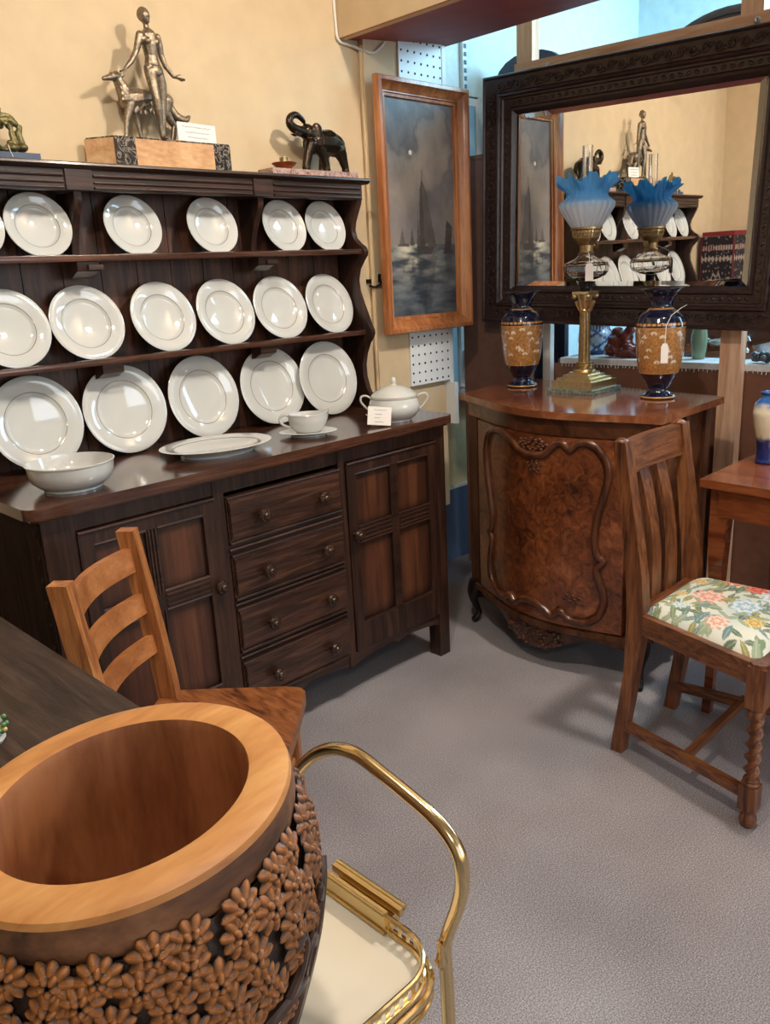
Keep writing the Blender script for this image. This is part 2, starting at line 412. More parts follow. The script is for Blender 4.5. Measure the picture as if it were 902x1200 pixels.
def rrect(x0, x1, y0, y1, r, n=6):
    out = []
    for cx, cy, a0 in ((x1 - r, y1 - r, 0), (x0 + r, y1 - r, 90), (x0 + r, y0 + r, 180), (x1 - r, y0 + r, 270)):
        for i in range(n + 1):
            a = R(a0 + 90 * i / n); out.append((cx + r * cos(a), cy + r * sin(a)))
    return out
# ================================================================== camera
cam = bpy.data.cameras.new('camera'); camo = bpy.data.objects.new('camera', cam); COL.objects.link(camo)
PIT, ROLL, YAW, HC = .2797, -.0516, .7989, 1.2959
cam.sensor_fit = 'HORIZONTAL'; cam.sensor_width = 36; cam.lens = 36 * 964.6259 / 902; cam.clip_start = .02
fw = Vector((cos(YAW), sin(YAW), 0)); rt = Vector((sin(YAW), -cos(YAW), 0)); up = Vector((0, 0, 1))
F = fw * cos(PIT) - up * sin(PIT); U = up * cos(PIT) + fw * sin(PIT)
R2 = rt * cos(ROLL) + U * sin(ROLL); U2 = U * cos(ROLL) - rt * sin(ROLL)
mw = Matrix((R2, U2, -F)).transposed().to_4x4(); mw.translation = (0, 0, HC)
camo.matrix_world = mw
SC.camera = camo

# ================================================================== room shell
struct('floor', MB().box(-2.6, 4.4, -3.2, 2.46, -.05, 0), M['carpet'])
struct('ceiling', MB().box(-2.6, 4.4, -3.2, 2.46, 2.62, 2.67), M['ceil'])
b = MB().box(-.14, 2.45, 2.23, 2.30, 0, 2.62).box(2.45, 2.56, 2.23, 2.30, .345, 2.62)
struct('wall_back', b, M['wall'])
b = MB()                                                         # shallow boxed pier to the right of the dresser
b.box(2.155, 2.56, 2.205, 2.2299, .875, 2.62); b.box(2.155, 2.54, 2.218, 2.2299, .35, .86)
b.tube([(2.155, 2.216, .86), (2.156, 2.215, 1.5), (2.153, 2.216, 2.04)], .006, 6)
struct('wall_pier', b, M['wall'])
struct('trim_pier_edge', MB().box(2.542, 2.562, 2.17, 2.2299, .70, .868).box(2.545, 2.565, 2.195, 2.2299, .868, 2.09), M['white_paint'])
struct('wall_left', MB().box(-.21, -.14, 1.62, 2.30, 0, 2.62), M['wall'])
struct('wall_far_left', MB().box(-2.6, -2.55, -3.2, 1.62, 0, 2.62).box(-2.6, -.14, 1.62, 1.68, 0, 2.62), M['wall'])
struct('wall_recess', MB().box(2.56, 4.4, 2.41, 2.46, .345, .745).box(2.56, 4.4, 2.412, 2.46, 0, .345), [M['wall2']])
struct('baseboard_recess', MB().box(2.40, 4.4, 2.395, 2.4119, 0, .34), M['dado'])
struct('trim_dado', MB().box(2.45, 4.4, 2.392, 2.4119, .341, .352), M['white_paint'])
struct('wall_bay', MB().box(3.02, 4.4, 2.41, 2.46, .745, 2.62).box(2.56, 3.02, 2.41, 2.46, 2.0, 2.62).box(4.35, 4.4, -.6, 2.41, 0, .9).box(4.35, 4.4, -.6, 2.41, 2.35, 2.62)
       .box(4.35, 4.4, 1.9, 2.41, .9, 2.35), M['baywall'])
struct('wall_right', MB().box(2.95, 3.0, -3.2, -.62, 0, 2.62).box(2.95, 4.4, -.67, -.62, 0, 2.62), M['wall'])
# beam over the opening: cream face, maroon soffit
b = MB(); b.prism([(2.065, 2.62), (2.065, 2.052), (2.085, 2.046), (2.085, 2.62)], 'y', -1.0, 2.2299)
struct('wall_beam', b, M['wall'])
b = MB(); b.prism([(2.067, 2.050), (2.60, 2.098), (2.60, 2.13), (2.067, 2.08)], 'y', -1.0, 2.2299, bev=.004)
struct('ceiling_beam', b, M['maroon'])
# left-hand sash window in the recess
w = MB()
for x0, x1, z0, z1 in ((2.57, 2.60, .775, 1.99), (2.99, 3.02, .775, 1.99), (2.60, 2.99, 1.96, 1.99), (2.60, 2.99, .775, .80)):
    w.box(x0, x1, 2.40, 2.44, z0, z1, bev=.0015)
w.box(2.845, 2.87, 2.385, 2.42, .80, 1.96, bev=.004)
win = struct('window_1', w, M['white_paint'])
MB().box(2.60, 2.99, 2.402, 2.406, .80, 1.96).build('pane', plain('sky_lit_frosted_glass', rgb(176, 214, 236), .3, trans=.15), win)
MB().tube([(2.857, 2.378, .80), (2.857, 2.378, .96)], .007, 8).ball((2.857, 2.376, .80), .011).build('window_stay', M['white_paint'], win)
struct('trim_sill', MB().box(2.56, 3.05, 2.335, 2.412, .735, .768, bev=.006), wood('purple_brown_sill', rgb(60, 40, 42), rgb(92, 66, 66), rgb(110, 84, 82), 'x', 1.5))
# big shop window on the far side of the bay, the source of the blue daylight
w = MB()
for y0, y1, z0, z1 in ((-.6, 1.9, .9, .96), (-.6, 1.9, 2.29, 2.35), (-.6, -.54, .96, 2.29), (1.84, 1.9, .96, 2.29), (.6, .66, .96, 2.29)):
    w.box(4.34, 4.40, y0, y1, z0, z1, bev=.004)
win2 = struct('window_2', w, M['white_paint'])
MB().box(4.368, 4.372, -.54, 1.84, .96, 2.29).build('pane', plain('clear_window_glass', (1, 1, 1, 1), 0, trans=1, ior=1.02), win2)
# slotted shelving upright on the bay wall
b = MB().box(2.905, 2.93, 2.392, 2.409, 2.0, 2.3)
for i in range(9): b.box(2.912, 2.916, 2.388, 2.3925, 2.02 + i * .03, 2.036 + i * .03, 1); b.box(2.920, 2.924, 2.388, 2.3925, 2.02 + i * .03, 2.036 + i * .03, 1)
single('shelf_upright', b, [M['white_paint'], M['slot']], 'white slotted metal shelving strip fixed to the pale blue recess wall', 'shelving strip', (2.917, 2.41, 2.0))

# ------------------------------------------------------------------ partition behind the cabinet and mirror
b = MB().box(2.80, 2.834, 1.992, 2.332, 0, 1.725, bev=.004)
b.box(2.797, 2.836, 1.988, 2.336, 1.725, 1.74, bev=.003)
o = struct('wall_partition_tall', b, M['brownboard'])
b = MB().box(2.892, 2.908, -.6, 1.94, 0, .915).box(2.888, 2.894, .45, .456, 0, .915, 1).box(2.888, 2.894, .78, .786, 0, .915, 1)
struct('wall_partition_low', b, [M['brownboard'], M['ebony']])
struct('trim_partition_post', MB().box(2.862, 2.888, 1.932, 1.968, 0, 1.10, bev=.003), M['white_paint'])
# display ledge with white fringed cloth
t = thing('display_table', 'brown ledge table under a white fringed cloth behind the bow-fronted cabinet', 'table', (3.2, .8, 0))
MB().box(2.915, 3.62, -.5, 1.93, .905, .93, bev=.003).build('table_top', M['brownboard'], t)
for x in (2.95, 3.58):
    for y in (-.45, 1.88): MB().box(x - .02, x + .02, y - .02, y + .02, 0, .905).build('leg', M['brownboard'], t)
b = MB().box(2.886, 3.60, -.48, 1.9, .932, .94, bev=.002)
b.box(2.8855, 2.8885, -.48, 1.9, .918, .939)
random.seed(3)
for i in range(150):
    y = -.47 + i * (2.36 / 149); l = .007 + random.random() * .008
    b.tube([(2.887, y, .92), (2.8865 - random.random() * .002, y + random.uniform(-.004, .004), .92 - l)], .0016, 5)
single('fringed_cloth', b, M['lace'], 'white fringed cloth laid over the ledge behind the cabinet and below the mirror', 'cloth', (3.2, .8, .932))
# things on the ledge
Z0 = .9415
b = MB()
P_ = [(.0, 0), (.052, 0), (.062, .02), (.07, .05), (.068, .085), (.058, .10), (.056, .108), (.064, .118), (.064, .126), (.05, .126), (.046, .1), (.05, .02), (0, .012)]
b.lathe(P_, 64)
def jarcol(c):
    th = atan2(c.y, c.x); z = c.z
    wht = rgb(196, 214, 232); blu = rgb(38, 62, 128)
    if z > .1: return blu if int((th + pi) * 9) % 2 else wht
    d = abs(((th * 5 / pi + z * 34) % 2) - 1), abs(((th * 5 / pi - z * 34) % 2) - 1)
    return blu if min(d) < .22 or z < .016 else wht
# finer rows so the lattice reads
b2 = MB(); prof = []
for i in range(len(P_) - 1):
    for k in range(4): prof.append((P_[i][0] + (P_[i + 1][0] - P_[i][0]) * k / 4, P_[i][1] + (P_[i + 1][1] - P_[i][1]) * k / 4))
prof.append(P_[-1]); b.bm.free(); b2.lathe(prof, 96); b2.paint(jarcol)
o = b2.build('ginger_jar', M['vc_glaze']); o.location = (3.06, 1.845, Z0)
tag(o, 'blue and white lattice jar on the ledge, behind the brass lamp column', 'jar')
b = MB()
for (x, y, z, r) in ((0, 0, .03, .045), (.0, .05, .03, .035), (0, -.05, .025, .034), (0, .0, .075, .035), (0, .03, .095, .026), (0, -.025, .105, .022), (.0, -.03, .13, .016), (-.02, .03, .06, .03), (-.03, -.03, .04, .025), (0, .07, .02, .02)):
    b.ball((x, y, z), (r, r, r * .85))
b.bm.transform(Matrix.Translation((2.965, 1.66, Z0)))
o = remesh('figurine', b, M['redpot'], None, .006, 2); b = None
tag(o, 'dark red glazed animal group figurine on the ledge between lamp and right vase', 'figurine')
b = MB().lathe([(0, 0), (.022, 0), (.026, .03), (.03, .07), (.025, .11), (.022, .12), (.019, .115), (.026, .07), (.022, .02), (0, .01)], 24, T=Matrix.Translation((3.0, 1.375, Z0)))
single('green_glass_pot', b, M['glass_green'], 'pale green glass pot on the ledge just right of the right vase', 'pot', (3.0, 1.375, Z0))
b = MB().box(3.06, 3.27, 1.20, 1.46, Z0, Z0 + .02, bev=.003).box(3.05, 3.26, 1.20, 1.212, Z0 + .02, Z0 + .045, bev=.002).box(3.05, 3.26, 1.448, 1.46, Z0 + .02, Z0 + .045, bev=.002).box(3.25, 3.26, 1.212, 1.448, Z0 + .02, Z0 + .13, bev=.002)
single('wooden_tray', b, M['mahog'], 'reddish wooden display tray with raised back on the ledge behind the pine post', 'tray', (3.15, 1.33, Z0))
b = MB(); Z1 = Z0; Z0 += .006; b.ball((3.12, 1.36, Z0 + .04), (.022, .034, .018)); b.ball((3.12, 1.335, Z0 + .062), .013); b.tube([(3.12, 1.38, Z0 + .04), (3.12, 1.41, Z0 + .062)], [.012, .003]); b.ball((3.12, 1.36, Z0 + .026), (.015, .02, .007)); Z0 = Z1
o = remesh('bird_figurine', b, M['screw'], None, .003, 2)
tag(o, 'small silver bird figurine on the reddish wooden tray', 'figurine')
b = MB().lathe([(0, 0), (.016, 0), (.008, .012), (.012, .024), (.018, .036), (.012, .052), (0, .056)], 20, T=Matrix.Translation((3.11, 1.25, Z0 + .0205)))
single('silver_trinket', b, M['screw'], 'tiny round silver trinket beside the pine post on the wooden tray', 'trinket', (3.11, 1.25, Z0 + .0205))
b = MB().box(3.08, 3.3, .72, 1.13, Z0, Z0 + .16, bev=.02, seg=3)
single('teal_bag', b, M['teal'], 'teal mesh fabric bag on the ledge right of the pine post', 'bag', (3.19, .92, Z0))
b = MB()
for i in range(22):
    a = i * 2.4; b.ball((2.93 + .03 * cos(a) * (i % 3) / 2, 1.10 + .045 * sin(a), Z0 + .012 + .004 * (i % 5)), .012, n=8, m=5)
single('bead_heap', b, plain('dark_bead_glass', rgb(70, 72, 78), .25, var=.6, bscale=160), 'heap of dark grey beads on the cloth right of the pine post', 'beads', (2.93, 1.1, Z0))
b = MB(); b.prism([(1.01, Z0), (1.075, Z0), (1.055, Z0 + .03), (1.04, Z0 + .07), (1.03, Z0 + .075)], 'x', 2.90, 2.94, bev=.006)
single('white_ornament', b, plain('pale_blue_china', rgb(190, 214, 222), .2, var=.35, bscale=90), 'white and pale blue china ornament leaning by the dark beads', 'ornament', (2.92, 1.04, Z0))
# dark rounded furniture standing in the bay, seen above the mirror
def round_top(name, c, r, n, mat, label, cat):
    n = Vector(n).normalized(); q = n.to_track_quat('Z', 'Y').to_matrix().to_4x4()
    T = Matrix.Translation(c) @ q
    b = MB().lathe([(0, -.012), (r - .01, -.012), (r, -.004), (r, .006), (r - .012, .012), (r - .03, .012), (r - .034, .008), (r * .55, .008), (r * .54, .011), (r * .52, .008), (0, .008)], 56, T=T)
    return single(name, b, mat, label, cat, c)
arch = [(2.385, 0), (2.385, 1.93), (2.379, 2.01), (2.366, 2.06), (2.345, 2.095), (2.311, 2.12), (2.267, 2.136), (2.20, 2.142), (2.13, 2.136), (2.085, 2.12), (2.05, 2.095), (2.03, 2.06), (2.017, 2.01), (2.01, 1.93), (2.01, 0)]
b = MB().prism(arch, 'x', 3.085, 3.115, bev=.006)
b.prism([(2.1975 + (y - 2.1975) * .82, .15 + (z - .15) * .955) for y, z in arch], 'x', 3.079, 3.09, bev=.004)
single('arched_headboard', b, plain('dark_slate_lacquer', rgb(58, 60, 80), .4, var=.2), 'dark slate-coloured arched bed head standing behind the tall brown panel', 'headboard', (3.1, 2.2, 0))
round_top('oval_table_top', (3.42, 1.56, 1.80), .425, (-.98, .02, .16), plain('dark_brown_lacquer', rgb(62, 42, 40), .35, var=.2), 'dark brown round table top standing in the bay above the mirror', 'table top')
b = MB().box(3.36, 3.50, 1.3, 1.82, Z0, 1.36, bev=.004); single('display_riser', b, M['brownboard'], 'brown display riser under the dark brown round table top in the bay', 'riser', (3.43, 1.56, Z0))
# timber stud frame that carries the mirror
t = thing('timber_frame', 'raw pine stud frame standing behind the dark carved mirror', 'frame', (2.83, 1.6, 0))
MB().box(2.836, 2.882, 1.155, 1.225, 0, 2.62, bev=.002).build('post', M['pine'], t)
MB().box(2.838, 2.884, 2.005, 2.075, 2.04, 2.62, bev=.002).build('post', M['pine'], t)
b = MB().box(2.833, 2.880, -.1, 2.082, 1.985, 2.04, bev=.002)
for v in b.bm.verts: v.co.z -= .031 * (2.08 - v.co.y)
b.build('rail', M['pine_y'], t)
for y, z in ((1.93, 2.008), (1.17, 1.988), (.55, 1.965)):
    T = Matrix.Translation((2.833, y, z)) @ Matrix.Rotation(-pi / 2, 4, 'Y')
    MB().lathe([(0, -.002), (.009, -.002), (.011, .001), (.006, .003), (.0045, .001), (0, .001)], 14, T=T).build('screw', M['screw'], t)
# cable and bracket
b = MB().tube(spline([(2.05, 2.226, 2.25), (2.056, 2.226, 2.10), (2.062, 2.222, 2.045), (2.12, 2.222, 2.036), (2.19, 2.2, 2.02), (2.235, 2.198, 2.045), (2.25, 2.197, 2.06)]), .0045, 8)
single('cable', b, M['string'], 'pale cable looping along the wall under the beam corner', 'cable', (2.1, 2.226, 2.1))
b = MB().box(2.135, 2.18, 2.222, 2.2295, 1.27, 1.285, bev=.001).tube(spline([(2.14, 2.22, 1.262), (2.155, 2.20, 1.258), (2.178, 2.195, 1.272), (2.185, 2.195, 1.295)]), .004, 8).box(2.172, 2.186, 2.205, 2.2295, 1.272, 1.302, bev=.001)
single('wall_hook', b, M['iron'], 'small dark iron hook on the cream wall beside the dresser', 'hook', (2.16, 2.2299, 1.28))
# ================================================================== dresser
XL, XR, YF, YB = .6695, 2.0125, 1.772, 2.218
d = thing('welsh_dresser', 'dark oak dresser with open plate rack, two panelled doors and four drawers', 'dresser', (1.341, 1.98, 0))
# carcass: stiles, rails, sides
b = MB()
b.box(XL, XL + .075, YF, YF + .03, .0, .82, bev=.003); b.box(XR - .05, XR, YF, YF + .05, 0, .82, bev=.004)
b.box(1.112, 1.144, YF, YF + .03, .12, .82, bev=.002); b.box(1.541, 1.567, YF, YF + .03, .12, .82, bev=.002)
b.box(XL + .07, XR - .045, YF + .002, YF + .03, .775, .82, bev=.002)
b.build('face_frame', M['oak_dark_v'], d)
b = MB()
b.box(XL, XL + .02, YF + .025, YB, .06, .82); b.box(XL - .004, XL + .012, YF + .01, YF + .05, 0, .82, bev=.003); b.box(XL - .004, XL + .03, YB - .05, YB, 0, .82, bev=.003)
b.box(XL - .004, XL + .012, YF + .05, YB - .05, .76, .82, bev=.002); b.box(XL - .004, XL + .012, YF + .05, YB - .05, .40, .45, bev=.002); b.box(XL - .004, XL + .012, YF + .05, YB - .05, .08, .14, bev=.002)
for i in range(12): b.ball((XL - .005, YF + .026, .78 - i * .055), (.004, .008, .010), n=8, m=5)
b.build('side_panel', M['oak_side'], d)
b = MB()
b.box(XR - .02, XR, YF + .045, YB - .045, .08, .82); b.box(XR - .05, XR, YB - .05, YB, 0, .82, bev=.003)
b.build('side_panel', M['oak_dark_v'], d)
b = MB().box(XL + .02, XR - .02, YF + .03, YB - .01, .13, .15).box(XL + .02, XR - .02, YB - .012, YB - .004, .13, .82)
b.build('inner_case', M['oak_dark'], d)
# apron with a wavy lower edge
pr = []
for i in range(49):
    u = i / 48; x = XL + .07 + (XR - .045 - XL - .07) * u
    k = (u * 3) % 1.0
    pr.append((x, .118 + .022 * sin(pi * k) ** .6 - .012 * (1 if .44 < k < .56 else 0)))
b = MB().prism(pr + [(XR - .045, .163), (XL + .07, .163)], 'y', YF + .004, YF + .022, bev=.0015)
b.build('apron', M['oak_dark'], d)
# top
T_ = rrect(XL - .035, XR + .025, 1.742, 2.225, .035)
b = MB().prism(T_, 'z', .824, .85, bev=.011, seg=4)
b.prism(rrect(XL - .02, XR + .012, 1.755, 2.22, .02), 'z', .816, .8245, bev=.003)
b.build('countertop', M['oak_top'], d)
# doors
def door(x0, x1, z0, z1, knob_x, knob_z):
    o = MB(); y = YF - .006; w = .036; zm0, zm1 = z0 + .355, z0 + .398; zb = z0 + .088; zt = z1 - .036; xm = (x0 + x1) / 2
    for a in ((x0, x0 + w, z0, z1), (x1 - w, x1, z0, z1)): o.box(a[0], a[1], y, y + .02, a[2], a[3], bev=.003)
    for a in ((x0 + w, x1 - w, z0, zb), (x0 + w, x1 - w, zt, z1), (x0 + w, x1 - w, zm0, zm1), (xm - .016, xm + .016, zb, zm0), (xm - .016, xm + .016, zm1, zt)):
        o.box(a[0], a[1], y + .001, y + .02, a[2], a[3], bev=.002)
    fr = o.build('door', M['oak_dark_v'], d)
    # reeded muntins and carved middle rail
    m = MB()
    for k in (-.009, 0, .009):
        for za, zb_ in ((zb, zm0), (zm1, zt)): m.tube([(xm + k, y, za), (xm + k, y, zb_)], .0035, 6)
    for k in (.008, .0215, .035):
        for xa, xb in ((x0 + w + .004, xm - .018), (xm + .018, x1 - w - .004)): m.tube([(xa, y, zm0 + k), (xb, y, zm0 + k)], .0032, 6)
    for xa, xb in ((x0 + w, xm - .016), (xm + .016, x1 - w)):       # bead above and below each panel
        for z in (zt - .003, zm1 + .003, zm0 - .003, zb + .003): m.tube([(xa, y + .003, z), (xb, y + .003, z)], .0045, 8)
    m.tube([(x0, y - .001, z1 - .003), (x1, y - .001, z1 - .003)], .004, 8)
    m.build('moulding', M['oak_dark'], fr)
    for xa, xb in ((x0 + w, xm - .016), (xm + .016, x1 - w)):
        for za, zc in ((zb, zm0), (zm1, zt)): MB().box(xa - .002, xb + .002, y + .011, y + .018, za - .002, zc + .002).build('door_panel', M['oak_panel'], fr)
    return fr
KP = [(0, 0), (.007, 0), (.007, .010), (.009, .012), (.0165, .016), (.0175, .021), (.0145, .026), (.010, .0265), (.0095, .0285), (.0065, .031), (.003, .0305), (0, .032)]
def knob(x, y, z, parent, s=1.0):
    T = Matrix.Translation((x, y, z)) @ Matrix.Rotation(pi / 2, 4, 'X') @ Matrix.Scale(s, 4)
    MB().lathe(KP, 20, T=T).build('knob', M['knob'], parent)
dl = door(.745, 1.110, .166, .771, 0, 0); knob(1.095, YF - .006, .535, dl, 1.12)
dr = door(1.569, 1.961, .166, .771, 0, 0); knob(1.588, YF - .006, .548, dr, 1.12)
# drawers
for zc in (.6955, .5375, .384, .2265):
    o = MB(); z0, z1 = zc - .0655, zc + .0655; x0, x1 = 1.146, 1.539; y = YF - .004
    o.box(x0, x1, y, y + .024, z0, z1, bev=.002)
    o.box(x0 + .004, x1 - .004, y - .006, y + .004, z0 + .016, z1 - .004, bev=.0055, seg=2)
    o.box(x0 + .006, x1 - .006, y - .009, y, z0 + .024, z1 - .014, bev=.006, seg=1)
    dw = o.build('drawer', M['oak_drawer'], d)
    m = MB()
    m.tube([(x0, y - .003, z0 + .006), (x1, y - .003, z0 + .006)], .0045, 8).tube([(x0, y - .004, z1 - .002), (x1, y - .004, z1 - .002)], .004, 8)
    m.build('moulding', M['oak_dark'], dw)
    for kx in (1.2455, 1.4585): knob(kx, y - .009, zc, dw, 1.12)
m = MB()
for zc in (.6165, .4608, .3052): m.box(1.144, 1.541, YF + .002, YF + .03, zc - .013, zc + .013).tube([(1.144, YF, zc), (1.541, YF, zc)], .006, 8)
m.build('drawer_rail', M['oak_dark'], d)
# ---- plate rack
HX0, HX1 = .655, 2.0
prof = [(1.58, 2.088), (1.54, 2.088), (1.525, 2.092), (1.50, 2.106), (1.47, 2.121), (1.445, 2.126), (1.42, 2.118), (1.402, 2.098), (1.39, 2.078), (1.376, 2.070), (1.362, 2.073), (1.345, 2.090),
        (1.32, 2.110), (1.285, 2.120), (1.25, 2.116), (1.21, 2.100), (1.17, 2.082), (1.14, 2.068), (1.12, 2.058), (1.108, 2.056), (1.095, 2.062), (1.075, 2.080), (1.04, 2.098), (1.0, 2.108), (.96, 2.106), (.92, 2.094), (.885, 2.072), (.862, 2.05), (.8505, 2.04)]
side = [(y, z) for z, y in prof] + [(2.215, .8505), (2.215, 1.58)]
for x0 in (HX0, HX1 - .02):
    MB().prism(side, 'x', x0, x0 + .02, bev=.002, seg=1).build('side_board', M['oak_dark_v'], d)
b = MB(); n = 12
for i in range(n):
    xa = HX0 + .02 + (HX1 - HX0 - .04) * i / n; xb = HX0 + .02 + (HX1 - HX0 - .04) * (i + 1) / n
    b.box(xa + .0012, xb - .0012, 2.203, 2.215, .8505, 1.59)
b.box(HX0 + .02, HX1 - .02, 2.2125, 2.216, .8505, 1.59)
b.build('back_board', M['oak_back'], d)
for zt in (1.385, 1.122):
    b = MB().prism([(2.084, zt - .002), (2.082, zt - .009), (2.084, zt - .017), (2.2, zt - .018), (2.2, zt - .0125), (2.104, zt - .0125), (2.098, zt - .001), (2.09, zt)], 'x', HX0 + .02, HX1 - .02, bev=.001, seg=1)
    b.build('shelf', M['oak_top'], d)
b = MB().box(HX0, HX1, 2.086, 2.108, 1.537, 1.587, bev=.002)
for xa, xb in ((HX0 + .01, .985), (1.065, 1.555), (1.635, HX1 - .01)):
    b.tube([(xa, 2.084, 1.572), (xb, 2.084, 1.572)], .004, 8).tube([(xa, 2.084, 1.556), (xb, 2.084, 1.556)], .003, 8).tube([(xa, 2.084, 1.543), (xb, 2.084, 1.543)], .0035, 8)
for xc in (1.025, 1.595): b.box(xc - .035, xc + .035, 2.080, 2.09, 1.538, 1.586, bev=.004)
b.build('frieze', M['oak_dark'], d)
b = MB().prism([(2.068, 1.595), (2.069, 1.600), (2.073, 1.6025), (2.226, 1.6025), (2.226, 1.586), (2.080, 1.586), (2.075, 1.589)], 'x', HX0 - .022, HX1 + .024, bev=.001, seg=1)
b.build('cornice', M['oak_dark'], d)
br = [(2.10, 1.537), (2.10, 1.52), (2.108, 1.50), (2.122, 1.48), (2.135, 1.455), (2.148, 1.425), (2.155, 1.395), (2.156, 1.373), (2.203, 1.373), (2.203, 1.537)]
cb = [(2.096, 1.366), (2.096, 1.350), (2.100, 1.343), (2.114, 1.338), (2.130, 1.330), (2.148, 1.327), (2.148, 1.366)]
for xc in (1.025, 1.595):
    MB().prism(br, 'x', xc - .010, xc + .010, bev=.003).build('rack_bracket', M['oak_dark_v'], d)
    MB().prism(cb, 'x', xc - .03, xc + .03, bev=.002).build('shelf_corbel', M['oak_dark'], d)
for xc, zq in ((1.042, 1.353), (1.612, 1.353)):
    MB().box(xc - .020, xc + .020, 2.088, 2.0965, zq - .006, zq + .006, bev=.001).build('tenon_end', M['oak_drawer'], d)
for xc in (1.055, 1.575):
    MB().prism([(y, z - .263) for y, z in cb], 'x', xc - .03, xc + .03, bev=.002).build('shelf_corbel', M['oak_dark'], d)

# ================================================================== plates
def plate_proto(r, label, group):
    t = thing('plate', label, 'plate', group=group)
    pr = [(0, .0), (r * .50, 0), (r * .56, -.001), (r * .58, .003), (r * .66, .009), (r * .85, .014), (r * .985, .018), (r, .0195), (r * .985, .021), (r * .85, .0175), (r * .665, .0125)]
    n0 = len(pr)
    pr += [(r * .645, .0112), (r * .60, .0065), (r * .55, .0045), (0, .0042)]
    mis = [0] * (len(pr) - 1); mis[n0 - 1] = 1
    MB().lathe(pr, 56, mis=mis).build('dish', [M['china'], M['china_line']], t, smooth=60)
    return t
rows = [(.0835, 18, 1.3735, 2.185, [(.7615, 'white plate at the extreme left of the top shelf, mostly outside the frame'), (.931, 'white side plate left of the first bracket on the top shelf'), (1.19, 'white side plate just right of the first bracket, top shelf'),
                                    (1.444, 'white side plate just left of the second bracket, top shelf'), (1.709, 'white side plate just right of the second bracket, top shelf'), (1.879, 'white side plate at the right end of the top shelf')], 'side plates on the top shelf'),
        (.1012, 19, 1.1125, 2.190, [(.817, 'white plate at the left end of the middle shelf, cut by the frame edge'), (1.021, 'white plate second from left on the middle shelf'), (1.248, 'white plate third from left on the middle shelf'),
                                    (1.459, 'white plate fourth from left on the middle shelf'), (1.667, 'white plate second from the right end of the middle shelf'), (1.873, 'white plate at the right end of the middle shelf')], 'plates on the middle shelf'),
        (.1225, 13, .8506, 2.180, [(.843, 'large white plate behind the round bowl on the counter'), (1.093, 'large white plate left of centre behind the oval platter'), (1.348, 'large white plate behind the right end of the oval platter'),
                                   (1.607, 'large white plate behind the sauce boat'), (1.822, 'large white plate behind the tureen at the right end of the rack')], 'dinner plates along the counter back')]
for r, ln, zs, yw, lst, grp in rows:
    a = R(90 - ln); pro = None
    for i, (x, lab) in enumerate(lst):
        rr = r * (1.045 if (r > .12 and i == 0) else 1)
        loc = (x, yw - r * sin(R(ln)) - .002 - (.024 if x > 1.8 and r > .12 else 0), zs + r * sin(a) + .0005); rot = (a, 0, random.uniform(-.04, .04))
        if pro is None:
            pro = plate_proto(r, lab, grp); pro.location = loc; pro.rotation_euler = rot
        else: dup(pro, loc, rot, lab, grp)

# ================================================================== china on the counter
ZC = .8505
t = thing('serving_bowl', 'round deep white bowl at the left end of the counter', 'bowl', (.80, 1.872, ZC))
pr = [(0, .004), (.060, .004), (.062, 0), (.066, 0), (.066, .005), (.076, .010), (.091, .024), (.0965, .042), (.0985, .060), (.1005, .0615), (.101, .064), (.098, .065), (.0935, .044), (.087, .028), (.068, .014), (0, .011)]
MB().lathe(pr, 56).build('bowl_body', [M['china']], t, local=True)
t = thing('oval_platter', 'oval white platter lying flat in the middle of the counter', 'platter', (1.232, 1.915, ZC), (0, 0, R(-8)))
S = Matrix.Diagonal((1.04, .82, 1, 1))
pr = [(0, .003), (.092, .003), (.094, 0), (.098, 0), (.098, .005), (.118, .016), (.148, .024), (.152, .0255), (.148, .027), (.118, .021), (.1145, .0195), (.100, .011), (0, .010)]
MB().lathe(pr, 64, T=S, mis=[0] * 9 + [1, 0, 0]).build('dish', [M['china'], M['china_line']], t, local=True, smooth=60)
t = thing('sauce_boat', 'white sauce boat with loop handle on its fixed saucer', 'sauce boat', (1.537, 1.888, ZC), (0, 0, R(-42)))
MB().lathe([(0, .003), (.045, .003), (.047, 0), (.05, 0), (.05, .004), (.076, .010), (.082, .013), (.076, .0145), (.05, .009), (0, .008)], 48, T=Matrix.Diagonal((1.06, .8, 1, 1))).build('saucer', [M['china']], t, local=True)
def boat(r, z, th):
    k = max(0, (z - .02) / .045)
    return r * (1 + .16 * k * max(0, cos(th)) ** 3), z + .010 * k * max(0, cos(th)) ** 4
MB().lathe([(0, .012), (.03, .009), (.036, .011), (.044, .020), (.052, .034), (.054, .048), (.053, .058), (.0545, .0635), (.0535, .065), (.050, .058), (.050, .048), (.046, .032), (.03, .018), (0, .016)], 48, T=Matrix.Diagonal((1.05, .82, 1, 1)), fn=boat).build('boat_body', [M['china']], t, local=True)
MB().tube(spline([(-.050, 0, .056), (-.066, 0, .064), (-.080, 0, .056), (-.080, 0, .042), (-.066, 0, .030), (-.048, 0, .024)]), .0042, 10, flat=(1, 1.5)).build('handle', [M['china']], t, local=True)
t = thing('soup_tureen', 'white lidded tureen with two loop handles at the right end of the counter', 'tureen', (1.850, 1.833, ZC), (0, 0, R(-46)))
MB().lathe([(0, .003), (.044, .003), (.046, 0), (.052, 0), (.052, .006), (.066, .014), (.079, .030), (.082, .045), (.079, .060), (.074, .072), (.076, .077), (.073, .078), (.069, .070), (.0, .06)], 56).build('tureen_body', [M['china']], t, local=True)
MB().lathe([(.0725, .0775), (.0735, .080), (.068, .087), (.054, .098), (.036, .107), (.016, .112), (.009, .113), (.007, .117), (.0085, .124), (.0085, .130), (.006, .136), (0, .138)], 56, cap=False, mis=[1] + [0] * 10).build('lid', [M['china'], M['china_line']], t, local=True)
